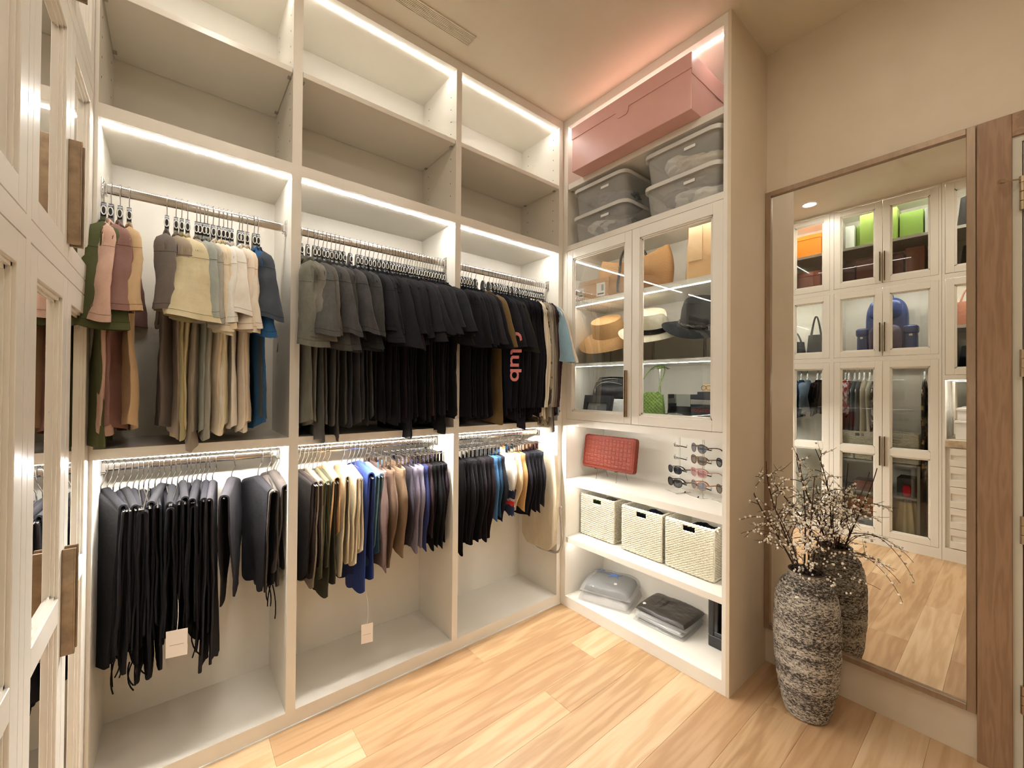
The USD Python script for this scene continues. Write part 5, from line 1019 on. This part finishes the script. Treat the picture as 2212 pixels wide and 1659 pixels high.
JL = [(-.10, 'black', (22, 22, 26), .56, 'jacket'), (-.17, 'dark charcoal', (46, 46, 50), .60, 'jacket'), (-.25, 'indigo denim', (50, 74, 108), .58, 'jacket'), (-.34, 'dark blue denim', (36, 58, 92), .50, 'jacket'), (-.40, 'mid blue denim', (60, 88, 124), .48, 'jacket'), (-.455, 'light blue denim', (140, 160, 182), .44, 'jacket'), (-.54, 'black wool', (26, 24, 28), .46, 'jacket'), (-.575, 'black velvet', (30, 26, 30), .44, 'jacket'), (-.63, 'dark brown', (44, 36, 38), .46, 'jacket'),
      (-.765, 'bright red', (190, 36, 40), .44, 'jacket'), (-.79, 'red and grey plaid', None, .46, 'jacket'), (-.835, 'blue grey', (84, 92, 104), .84, 'gown'), (-.87, 'steel grey', (104, 112, 120), .86, 'gown'), (-.905, 'cream patterned', (224, 214, 190), .84, 'gown'), (-.945, 'ivory', (226, 220, 204), .82, 'gown'), (-.985, 'brown floral', None, .86, 'gown'), (-1.03, 'dark floral', None, .84, 'gown'),
      (-1.31, 'black and gold patterned', None, .95, 'gown'), (-1.355, 'dark brown printed', (52, 40, 34), 1.0, 'gown'), (-1.39, 'white', (216, 212, 206), .9, 'gown')]
m_gold = Mnoise('gold_pattern', srgb(24, 24, 26), srgb(196, 162, 96), (16, 16, 16), .6, lo=.52, hi=.58, detail=3)
for i, (y, c, rgb, L, kd) in enumerate(JL):
    kw = {}
    if rgb is None: kw['mat'] = m_plaid if 'plaid' in c else m_gold if 'gold' in c else m_floral; rgb = (90, 70, 60)
    if kd == 'jacket': kw.update(a=.045, phi=60)
    garment(kd, (-2.34, y, ZR), rgb, '%s %s hanging behind the glass doors of the %s wardrobe' % (c, 'jacket' if kd == 'jacket' else 'dress', 'left' if y > -.7 else 'mirrored'), 'jacket' if kd == 'jacket' else 'dress', None, 700+i, left=True, L=L, T=.013, wave=.012, W=.165, **kw)
    hanger('white', (-2.34, y, ZR), 90, 'white hanger carrying the %s %s in the %s wardrobe' % (c, 'jacket' if kd == 'jacket' else 'dress', 'left' if y > -.7 else 'mirrored'), 'white hangers in the glass wardrobes')
t = WM
m_gsh = M('grey_shelf', srgb(150, 148, 140), .5)
for z, x1 in ((.705, -2.16), (.425, -2.16)): part(t, 'shelf', bx(BACK, x1, -1.28, -.725, z, z+.018), m_gsh)
part(t, 'upright', bx(BACK, -2.16, -1.30, -1.282, .055, .72), m_gsh)
for y, l in ((-.90, 'white woven basket on the inner shelf, left in the mirror'), (-1.16, 'white woven basket on the inner shelf, right in the mirror')): copy(b0, (-2.18, y, .729), 180, l)
t = thing('rolled_scarf', 'dusty rose folded scarf in the left mirrored basket', 'scarf', (-2.3, -.95, .9)); part(t, 'scarf', blob((-2.28, -.95, .93), (.07, .07, .05), 8, .3, 3), cloth((150, 104, 98)), True)
cab_box('black box with a red panel on the low inner shelf', -1.255, -1.15, .4435, .60, (22, 22, 24), x0=-2.40, x1=-2.20); t = thing('red_pouch', 'small red pouch beside the black box on the low inner shelf', 'pouch', (-2.19, -1.22, .4435)); part(t, 'pouch', sb((-2.185, -1.215, .495), (.012, .028, .05), .6, 2), cloth((196, 30, 40)), True)
cab_box('brown leather box on the low inner shelf, left in the mirror', -1.05, -.85, .4435, .53, (126, 66, 44), x0=-2.40, x1=-2.20)
t = thing('tan_tote', 'tan and pale blue tote standing on the wardrobe floor, seen in the mirror', 'bag', (-2.28, -.92, .055)); part(t, 'tote', sb((-2.28, -.92, .215), (.06, .12, .16), .5), cloth((168, 104, 70)), True); part(t, 'lining', sb((-2.235, -.90, .135), (.04, .10, .08), .5), cloth((176, 188, 204)), True)
t = thing('fabric_bolt', 'pleated beige fabric standing on the wardrobe floor, seen in the mirror', 'fabric', (-2.3, -1.2, .055))
th = np.arange(60)*2*math.pi/60; part(t, 'fabric', grid(np.array([np.stack([-2.30+(.07+.03*(1-q))*np.sin(th)*(1+.10*np.sin(th*9)), -1.20+(.06+.04*(1-q))*np.cos(th)*(1+.10*np.sin(th*9+1)), 0*th+.056+.33*q], 1) for q in np.linspace(0, 1, 12)]), wu=True), cloth((214, 202, 168)), True)
# drawer cabinet: niche and glazed upper part
for (l, y0, y1, z0, z1) in (('white open-top box, lower one in the lit niche above the stone counter', -1.76, -1.50, .9655, 1.118), ('white open-top box, upper one in the lit niche above the stone counter', -1.75, -1.51, 1.1185, 1.22)):
    t = thing('white_box', l, 'box', (-2.3, (y0+y1)/2, z0)); part(t, 'box', cat_([bx(-2.42, -2.20, y0, y1, z0+.0003, z1-.02, .003)]), m_white); part(t, 'rim', bx(-2.425, -2.195, y0-.005, y1+.005, z1-.02, z1, .003), m_white)
t = thing('niche_mirror', 'mirror panel at the back of the lit niche', 'mirror', (BACK, -1.9, 1.2)); part(t, 'mirror_glass', bx(BACK, BACK+.004, -2.41, -1.46, .966, 1.444), m_mirror)
bucket_bag('black quilted bag on the top shelf above the drawers', (-2.3, -1.60, 2.6805), .20, .26, .06, m_bk)
bucket_bag('black bag with brass clasp above the drawers', (-2.3, -1.62, 2.3025), .22, .24, .08, m_bag)
bucket_bag('brown handbag on the middle shelf above the drawers', (-2.3, -1.56, 1.8855), .16, .20, .10, M('tan_leather', srgb(150, 96, 74), .45))
bucket_bag('dark navy bag behind glass just above the niche', (-2.3, -1.62, 1.4855), .24, .24, .08, M('navy_leather', srgb(36, 38, 48), .45))
